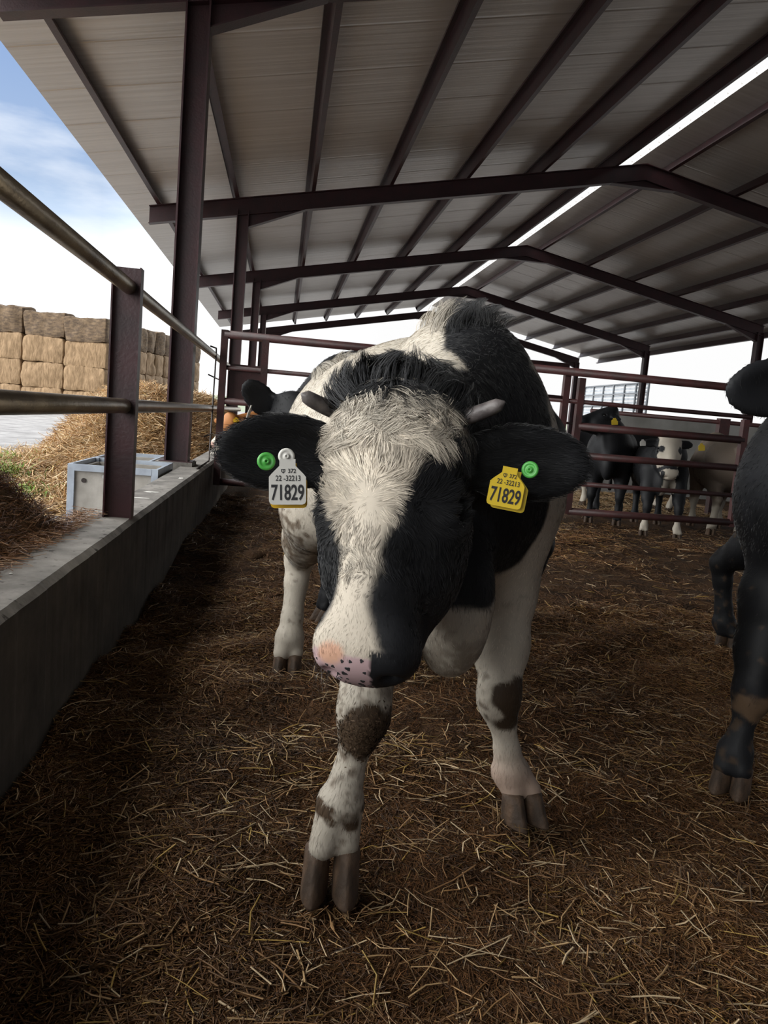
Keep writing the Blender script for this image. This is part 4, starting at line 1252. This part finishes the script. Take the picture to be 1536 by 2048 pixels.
# black calf cropped by the frame, close on the far side
LB = [dict(sh=A3(1.60, 2.12, .80), el=A3(1.47, 2.06, .56), kn=A3(1.40, 1.99, .285), fet=A3(1.37, 1.985, .115), cor=A3(1.355, 1.965, .07)),
      dict(sh=A3(1.98, 1.98, .80), el=A3(1.85, 1.94, .56), kn=A3(1.75, 1.86, .32), fet=A3(1.75, 1.87, .12), cor=A3(1.75, 1.85, .07))]
LHB = [dict(hip=A3(2.44, 3.36, .90), st=A3(2.33, 3.22, .66), ho=A3(2.20, 3.50, .42), fet=A3(2.235, 3.47, .13), cor=A3(2.245, 3.44, .085)),
       dict(hip=A3(2.85, 3.10, .90), st=A3(2.75, 2.95, .66), ho=A3(2.83, 3.25, .42), fet=A3(2.80, 3.18, .13), cor=A3(2.78, 3.15, .075))]
def col_near_black(P, Hd, ears_):
    c = col_black()(P, Hd, ears_)
    n1, n2 = VN1(P), VN2(P)
    d = np.sqrt(((P[:, 0] - 1.405) / .07) ** 2 + ((P[:, 1] - 1.94) / .08) ** 2 + ((P[:, 2] - .255) / .045) ** 2) + .3 * n2
    c = lerp(c, MUD * 2.2, (1 - sstep(d, .8, 1.1)) * .9)
    return lerp(c, MUD * 1.3, sstep(VN4(P * .35) + n1 * .6, .7, 1.3) * (P[:, 2] < .6) * .7)
nearblk, _, _ = simple_cow('black calf cut off by the picture edge, only ear, flank and muddy forelegs showing', (1.63, 2.12, .86), (2.66, 3.25, .90), 1.0,
           (1.33, 1.64, 1.29), (.10, -.55, -.80), (.93, -.36, .0), 1.0,
           [((-.092, .07, -.10), (-1, -.02, -.14), (-.08, -.1, 1), .26, (-.2, -1, 0)), ((.092, .07, -.10), (1, -.3, 0), (0, 0, 1), .22, (.2, -1, 0))],
           col_near_black, .0095, LB, LHB, fur=(42000, .015, .0016), dew=A3(1.52, 1.88, .55))

# far pen
def col_whiteface(P, Hd, ears_):
    h = Hd.loc(P); u, v, w = h.T; n1 = VN1(P)
    c = np.broadcast_to(BLACK * 1.2, P.shape).copy()
    face = (np.abs(u) < .122 + .012 * n1 - .05 * sstep(v, .3, .5)) & (v > -.05) & (w > -.14) & (v < .6)
    c[face] = WHITE * .93
    eye = (((np.abs(u) - .10) / .03) ** 2 + ((v - .186) / .035) ** 2 < 1) & face
    c[eye] = BLACK * 1.5
    muz = (v > .36) & (v < .415 + .01 * n1) & face
    c[muz] = BLACK * 2
    q = (P - A3(4.03, 7.60, .52)) / A3(.085, .25, .15)
    c[(q * q).sum(1) + .2 * n1 < 1] = WHITE * .7
    c = np.where((P[:, 2] < .20 + .03 * n1)[:, None] & (P[:, 1] < 8.1)[:, None], WHITE * .9, c)
    return c
simple_cow('white faced black calf looking at the camera through the five rail gate', (4.06, 7.82, .72), (4.42, 8.72, .74), .86,
           (3.97, 7.50, 1.10), (-.06, -.35, -.93), (.99, -.10, .06), .98,
           [((-.10, .09, -.10), (-1, .1, -.12), (0, 0, 1), .17, (0, -1, 0)), ((.10, .09, -.10), (1, .1, .0), (0, 0, 1), .17, (0, -1, 0))],
           col_whiteface, .013,
           [dict(sh=A3(3.90, 7.75, .66), el=A3(3.88, 7.70, .50), kn=A3(3.86, 7.62, .29), fet=A3(3.84, 7.60, .11), cor=A3(3.83, 7.58, .065)),
            dict(sh=A3(4.20, 7.68, .66), el=A3(4.19, 7.62, .50), kn=A3(4.15, 7.50, .29), fet=A3(4.13, 7.46, .11), cor=A3(4.13, 7.43, .065))],
           fur=(6000, .014, .0024))
def tan_col(P, Hd, ears_):
    n1 = VN1(P); n3 = VN3(P)
    c = lerp(np.broadcast_to(TAN * .9, P.shape), TAN * .45, sstep(n3, -.2, .8))
    c = lerp(c, WHITE * .75, sstep(.40 + .05 * n1 - P[:, 2], 0, .05) * .8)
    return c
simple_cow('grey tan calf beside the white faced one, rump towards the gate', (5.20, 8.75, .80), (5.00, 8.02, .80), .95,
           (5.65, 9.35, 1.05), (.3, .5, -.8), (-.85, .5, 0), .95, [((-.1, .085, -.1), (-.8, .5, 0), (0, 0, 1), .16, (0, 1, 0)), ((.1, .085, -.1), (.8, -.5, 0), (0, 0, 1), .16, (0, 1, 0))],
           tan_col, .014, fur=(5000, .016, .0026))
simple_cow('black calf in profile behind the gate, head raised over its neighbours', (3.73, 8.40, .84), (4.22, 9.42, .84), .95,
           (3.64, 8.30, 1.342), (-.93, -.10, -.36), (-.10, -.98, .10), .95,
           [((.10, .085, -.10), (.15, -.9, -.35), (.9, .1, .2), .16, (0, -1, 0)), ((-.10, .085, -.1), (.1, .9, .2), (.9, 0, .2), .15, (0, 1, 0))],
           col_black(), .014, fur=(6000, .015, .0026))
simple_cow('black calf with white lower legs standing farther back in the far pen', (4.35, 10.3, .80), (5.5, 10.5, .82), .95,
           (3.85, 10.2, 1.0), (-.75, -.1, -.6), (-.1, -.98, 0), .95,
           [((.10, .085, -.10), (.15, -.9, -.35), (.9, .1, .2), .16, (0, -1, 0)), ((-.10, .085, -.1), (.1, .9, .2), (.9, 0, .2), .15, (0, 1, 0))],
           col_black(.36), .014)
# brown and white calf farther along the kerb, its head out over the wall
def brown_col(P, Hd, ears_):
    h = Hd.loc(P); u, v, w = h.T
    c = np.broadcast_to(np.array([.30, .12, .035]), P.shape).copy()
    c[(v > .26) & (np.abs(u) < .2) & (w > -.3) & (v < .7)] = WHITE * 1.0
    c[(v > .45) & (np.abs(u) < .2) & (w > -.3) & (v < .7)] = PINK
    return c
bc, bh, _ = simple_cow('brown calf with a white muzzle, its head over the kerb behind the rod', (.10, 10.1, .78), (1.1, 10.3, .78), .9,
           (-.66, 9.72, .90), (-.30, -.35, -.72), (.75, -.62, .05), .95,
           [((-.10, .085, -.10), (-.9, .5, .1), (0, 0, 1), .16, (0, -1, 0)), ((.10, .085, -.10), (.8, -.5, .1), (0, 0, 1), .16, (0, -1, 0))],
           brown_col, .014)
# simple tags on the far animals
def far_tag(root, pos, xd, yd, w_, h_, m_, label):
    o = plate_mesh(tag_outline(w_, h_, w_ * .2, h_ * .3), .003, m_, frame_matrix(Vector(pos), xd, yd), 'ear_tag', root); o['label'] = label
ROOTS = {o['label']: o for o in COL.objects if o.get('category') == 'calf'}
def by(word): return next(o for l, o in ROOTS.items() if word in l)
far_tag(by('profile'), (3.575, 8.05, 1.207), (1, .1, .1), (0, .1, 1), .075, .075, M['tag_yellow'], 'yellow ear tag')
far_tag(by('white faced black'), (4.27, 7.44, 1.01), (1, .1, .1), (0, .1, 1), .075, .075, M['tag_yellow'], 'yellow ear tag')
far_tag(by('white faced black'), (3.64, 7.46, 1.00), (1, .1, .1), (0, .1, 1), .065, .065, M['tag_white'], 'white ear tag')
far_tag(by('brown calf'), (-.56, 9.55, .86), (1, .1, .1), (0, .1, 1), .07, .07, M['tag_amber'], 'amber ear tag')
far_tag(by('black calf behind'), (-.128, 3.16, 1.0), (.12, 1, 0), (.25, .1, 1), .06, .08, M['tag_white'], 'ear tag seen edge on')
# ================================================================== LOOSE STRAW
def straws(name, X, Y, Z, L_, W_, color, pitch, rng, mat_, az=None, bend=.12, label=None, cat=None, kind='stuff', flat=.55):
    """bent three sided stalks lying about the given points"""
    n = len(X)
    a = rng.uniform(0, 2 * np.pi, n) if az is None else az
    p = rng.normal(0, pitch, n)
    d = np.stack([np.cos(a) * np.cos(p), np.sin(a) * np.cos(p), np.sin(p)], -1)
    s_ = np.stack([-np.sin(a), np.cos(a), np.zeros(n)], -1); u_ = np.cross(d, s_); u_ *= np.sign(u_[:, 2:3] + 1e-9)
    C = np.stack([X, Y, Z], -1)
    r = rng.uniform(0, 2 * np.pi, n)
    vs = []
    bd = rng.normal(0, bend, n)[:, None] * L_[:, None]; bu = rng.normal(0, bend * .4, n)[:, None] * L_[:, None]
    for t_ in (-.5, 0, .5):
        c = C + d * (L_ * t_)[:, None] + (s_ * bd + u_ * bu) * (.25 - t_ * t_)
        for k in range(3):
            ang = r + 2 * np.pi * k / 3
            vs.append(c + (s_ * np.cos(ang)[:, None] + u_ * (np.sin(ang) * flat)[:, None]) * (W_ * .5)[:, None])
    V = np.stack(vs, 1).reshape(-1, 3)
    b_ = (np.arange(n) * 9)
    F = []
    for j in range(2):
        for k in range(3):
            F.append(np.stack([b_ + 3*j + k, b_ + 3*j + (k+1) % 3, b_ + 3*j + 3 + (k+1) % 3, b_ + 3*j + 3 + k], 1))
    F = np.concatenate(F)
    col = np.repeat(np.clip(color, .002, 1), 9, 0)
    o = obj(name, np_mesh(name, V, F, mat_, False, col))
    return tag(o, label, cat, None, kind)

rs = np.random.default_rng(31)
GOLD = np.array([[.36, .235, .115], [.27, .155, .068], [.46, .35, .215], [.20, .108, .045], [.33, .215, .06], [.145, .074, .031], [.10, .050, .021]])
def straw_col(n, w):
    c = GOLD[rs.choice(len(GOLD), n, p=w)] * rs.uniform(.6, 1.2, (n, 1)); return c
MIXN = Noise(41, [2.5, 7], [.6, .4])
def scatter(n, x0, x1, y0, y1, keep=None, power=1.0):
    X = rs.uniform(x0, x1, n); Y = y0 + (y1 - y0) * rs.random(n) ** power
    m_ = X > -.585
    if keep is not None: m_ &= keep(X, Y)
    return X[m_], Y[m_]
# short chopped litter over the whole pen floor
parts_ = [scatter(105000, -.6, 1.3, 1.0, 2.3), scatter(20000, 1.3, 2.2, .9, 2.6), scatter(26000, -.6, 2.0, 1.9, 3.1), scatter(80000, -.6, 2.6, 2.0, 4.2), scatter(50000, -.6, 5.5, 4.0, 8.5), scatter(9000, -.4, 10, 8, 20)]
X = np.concatenate([p[0] for p in parts_]); Y = np.concatenate([p[1] for p in parts_])
den = MIXN(np.stack([X, Y, 0 * X], -1))
kp = rs.random(len(X)) < np.clip(.72 + .5 * den - .22 * sstep(X, .6, 1.6) + .15 * (X < .1), .12, 1)
X, Y, den = X[kp], Y[kp], den[kp]
n = len(X); far = np.clip(Y / 2.2, 1, 4)
Ls = rs.gamma(2.6, .009, n) + .012; Ls = Ls * np.clip(far * .75, 1, 1.8)
Ws = rs.uniform(.0015, .0040, n) * np.clip(far * .7, 1, 2.2)
c = straw_col(n, [.09, .15, .035, .24, .035, .24, .21]) * np.array([1.06, .96, .86]) * (.78 + .36 * np.clip(den, -1, 1))[:, None]
straws('straw_litter', X, Y, ground_z(X, Y) + rs.uniform(.0, .014, n), Ls, Ws, c, .22, rs, M['straw'], label='short chopped straw trodden into the dark bedding of the pen', cat='straw')
# longer pale stalks on top
parts_ = [scatter(1700, -.6, 1.3, 1.0, 2.3), scatter(400, 1.3, 2.2, .9, 2.6), scatter(450, -.6, 2.0, 1.9, 3.1), scatter(1200, -.6, 2.6, 2.0, 4.2), scatter(1100, -.6, 5.5, 4.0, 8.5)]
X = np.concatenate([p[0] for p in parts_]); Y = np.concatenate([p[1] for p in parts_]); n = len(X)
far = np.clip(Y / 2.2, 1, 3)
Ls = rs.gamma(4.0, .013, n) + .03; Ws = rs.uniform(.0018, .0052, n) * np.clip(far * .75, 1, 1.8)
c = straw_col(n, [.28, .18, .28, .12, .10, .04, .0]) * 1.25
straws('straw_stalk_cover', X, Y, ground_z(X, Y) + rs.uniform(.008, .022, n), Ls, Ws, c, .16, rs, M['straw'], bend=.35, label='longer pale straw stalks lying loose on top of the bedding', cat='straw')
# stalks lapping against the two fore hooves
hx = []
for cx, cy, m_ in ((.160, 1.47, 70), (.672, 1.77, 50), (.078, 2.83, 30), (1.357, 1.955, 40)):
    a_ = rs.uniform(0, 6.283, m_); r_ = rs.uniform(.035, .10, m_)
    hx.append(np.stack([cx + np.cos(a_) * r_ * .8, cy + np.sin(a_) * r_, rs.uniform(.008, .035, m_)], 1))
hx = np.concatenate(hx); n = len(hx)
straws('straw_litter', hx[:, 0], hx[:, 1], ground_z(hx[:, 0], hx[:, 1]) + hx[:, 2], rs.uniform(.03, .085, n), rs.uniform(.0018, .0040, n),
       straw_col(n, [.2, .2, .12, .2, .04, .14, .10]), .5, rs, M['straw'], bend=.3, label='straw pushed up around the hooves of the tagged calf', cat='straw')
# fine dung fibre
parts_ = [scatter(90000, -.6, 1.3, 1.0, 2.1), scatter(18000, 1.3, 2.2, .9, 2.3), scatter(40000, -.6, 2.4, 2.0, 3.6)]
X = np.concatenate([p[0] for p in parts_]); Y = np.concatenate([p[1] for p in parts_]); n = len(X)
Ls = rs.uniform(.014, .040, n); Ws = rs.uniform(.0008, .0018, n) * np.clip(Y / 1.6, 1, 2)
c = np.array([.135, .066, .026]) * rs.uniform(.3, 1.6, (n, 1)) * np.array([1, .95, .9])
azf = 3 * MIXN(np.stack([X * .8, Y * .8, 0 * X + 3], -1)) + rs.normal(0, .7, n)
straws('dung_fibre', X, Y, ground_z(X, Y) + rs.uniform(.0, .010, n), Ls, Ws, c, .35, rs, M['fibre'], azf, .7, label='fine brown fibre of matted dung between the straw', cat='dung')

# ---- feed heap against the outer side of the kerb
HPN = Noise(51, [3, 8, 20], [.03, .02, .012])
def heap_z(X, Y):
    # rises away from the kerb at the angle loose straw holds, crest about half a metre out
    h = .465 + 1.0 * np.clip(-.80 - X, 0, .42) - 1.3 * np.clip(-1.55 - X, 0, 2)
    h = np.maximum(h, 0) * (1 - sstep(Y + .5 * np.clip(-.8 - X, 0, .5), 3.0, 3.9))
    return h - .06 + HPN(np.stack([X, Y, 0 * X], -1))
gx = np.linspace(-3.0, -.792, 44); gy = np.linspace(-2.6, 4.1, 110)
GX, GY = np.meshgrid(gx, gy); V = np.stack([GX, GY, heap_z(GX, GY)], -1).reshape(-1, 3)
ny_, nx_ = GX.shape; ii = np.arange(ny_ - 1)[:, None] * nx_ + np.arange(nx_ - 1)[None, :]
F = np.stack([ii, ii + 1, ii + nx_ + 1, ii + nx_], -1).reshape(-1, 4)
hp = tag(obj('straw_heap', np_mesh('straw_heap', V, F, M['heap'], True)), 'reddish brown heap of feed straw banked against the kerb near the camera', 'straw heap')
def child_straw(o, par):
    o.parent = par
    for k in ('label', 'category'):
        if k in o: del o[k]
X = rs.uniform(-2.4, -.77, 30000); Y = rs.uniform(1.0, 3.9, 30000)
kp = heap_z(X, Y) > -.02; X, Y = X[kp], Y[kp]; n = len(X)
c = straw_col(n, [.16, .22, .06, .26, .0, .2, .10]) * np.array([1.0, .80, .72]) * .85
child_straw(straws('loose_straw', X, Y, heap_z(X, Y) + rs.uniform(.0, .03, n), rs.uniform(.03, .13, n), rs.uniform(.002, .0042, n), c, .38, rs, M['straw'], bend=.2), hp)
# stray stalks lapping over the kerb top
X = rs.uniform(-.84, -.73, 1500); Y = rs.uniform(1.4, 3.45, 1500); n = len(X)
kp = rs.random(n) < np.clip((-.72 - X) / .09, 0, 1); X, Y = X[kp], Y[kp]; n = len(X)
c = straw_col(n, [.25, .22, .15, .2, .0, .12, .06]) * np.array([1.0, .82, .74])
child_straw(straws('loose_straw', X, Y, .481 + rs.uniform(0, .02, n), rs.uniform(.04, .12, n), rs.uniform(.002, .004, n), c, .10, rs, M['straw'], bend=.2), hp)

# ---- sunlit loose straw pile in the yard beyond the troughs
def pile_z(X, Y):
    q = ((X + 1.95) / 1.05) ** 2 + ((Y - 11.6) / 2.6) ** 2
    h = 1.22 * np.clip(1 - q * .55, 0, 1) ** 1.2
    q2 = ((X + 2.9) / 1.2) ** 2 + ((Y - 9.6) / 2.4) ** 2
    h = np.maximum(h, .20 * np.exp(-q2))
    q3 = ((X + 1.4) / .55) ** 2 + ((Y - 13.0) / 1.6) ** 2
    h = np.maximum(h, 1.12 * np.clip(1 - q3 * .5, 0, 1) ** .6)
    return h - .085 + 1.3 * HPN(np.stack([X, Y, 0 * X + 9], -1)) * (h > .03)
gx = np.linspace(-5, -1.0, 60); gy = np.linspace(5.5, 16, 90)
GX, GY = np.meshgrid(gx, gy); V = np.stack([GX, GY, pile_z(GX, GY)], -1).reshape(-1, 3)
ny_, nx_ = GX.shape; ii = np.arange(ny_ - 1)[:, None] * nx_ + np.arange(nx_ - 1)[None, :]
F = np.stack([ii, ii + 1, ii + nx_ + 1, ii + nx_], -1).reshape(-1, 4)
M['heap2'] = mat('golden_heap_core', (0.36, 0.235, 0.10), 0.85, 0, (0.16, 0.095, 0.038), 9, bump=0.8, bscale=40)
pl_ = tag(obj('straw_pile', np_mesh('straw_pile', V, F, M['heap2'], True)), 'golden loose straw pile in the yard behind the troughs and the tall column', 'straw pile')
X = rs.uniform(-4.6, -.95, 40000); Y = rs.uniform(6, 15, 40000)
kp = (pile_z(X, Y) > -.06) | (rs.random(len(X)) < .10); X, Y = X[kp], Y[kp]; n = len(X)
c = straw_col(n, [.40, .20, .28, .08, .04, .0, .0]) * 1.6
child_straw(straws('loose_straw', X, Y, np.maximum(pile_z(X, Y), -.055) + rs.uniform(.0, .06, n), rs.uniform(.12, .35, n), rs.uniform(.006, .012, n), c, .35, rs, M['straw'], bend=.25), pl_)
# bright straw on the floor of the far pen
X = rs.uniform(2.6, 7.0, 6000); Y = rs.uniform(9.6, 13, 6000); n = len(X)
straws('straw_litter', X, Y, ground_z(X, Y) + rs.uniform(0, .03, n), rs.uniform(.08, .2, n), rs.uniform(.006, .011, n), straw_col(n, [.4, .2, .25, .1, .05, .0, .0]) * 1.1, .2, rs, M['straw'], label='fresh pale straw spread on the floor of the far pen', cat='straw')
# ---- grass tufts
gp = [(-3.15, 8.9, .22), (-2.75, 8.1, .13), (-2.35, 7.3, .14), (-3.4, 9.1, .15)]
X = np.concatenate([rs.normal(x, r, 350) for x, y, r in gp]); Y = np.concatenate([rs.normal(y, r * 1.3, 350) for x, y, r in gp]); n = len(X)
P = np.stack([X, Y, 0 * X - .06 + np.maximum(pile_z(X, Y) + .06, 0)], -1); nn = np.broadcast_to(A3(0, 0, 1), P.shape)
holder = obj('grass_patch', np_mesh('grass_patch', np.array([[-3.9, 7.3, -.059], [-2.6, 7.3, -.059], [-2.6, 10.4, -.059], [-3.9, 10.4, -.059]]), np.array([[0, 1, 2, 3]]), mat('grass_soil', (.13, .10, .05), .9)))
tag(holder, 'bright green grass tufts at the foot of the golden straw pile', 'grass', kind='stuff')
gcol = np.array([.12, .27, .03]) * rs.uniform(.6, 1.4, (n, 1)) + np.array([.10, .04, .0]) * rs.random((n, 1))
strands('grass_blades', P, nn, rs.normal(size=P.shape), .17, .011, gcol, M['straw'], holder, rs, 3, 2.0, .4, .8, .6, .3)
# dark dung pats on the floor by the kerb
for i, (x, y, r, lab) in enumerate([(-.13, 5.10, .075, 'small dark dung pat on the bedding left of the white hind leg')]):
    vs = []; fs = []; nA = 18
    for j, (rr_, zz) in enumerate([(1, 0), (.92, .3), (.7, .7), (.38, .95), (.0, 1)]):
        for k in range(nA):
            a = 2 * math.pi * k / nA; w_ = 1 + .15 * math.sin(3 * a + i) + .08 * math.sin(7 * a)
            vs.append((x + r * rr_ * w_ * math.cos(a), y + r * rr_ * w_ * math.sin(a), float(ground_z(np.array([x]), np.array([y]))[0]) + zz * r * .45))
    fs = [(j*nA+k, j*nA+(k+1) % nA, (j+1)*nA+(k+1) % nA, (j+1)*nA+k) for j in range(4) for k in range(nA)]
    b = MB(); b.add(vs, fs, True); tag(b.build('dung_pat', M['bedding']), lab, 'dung pat')
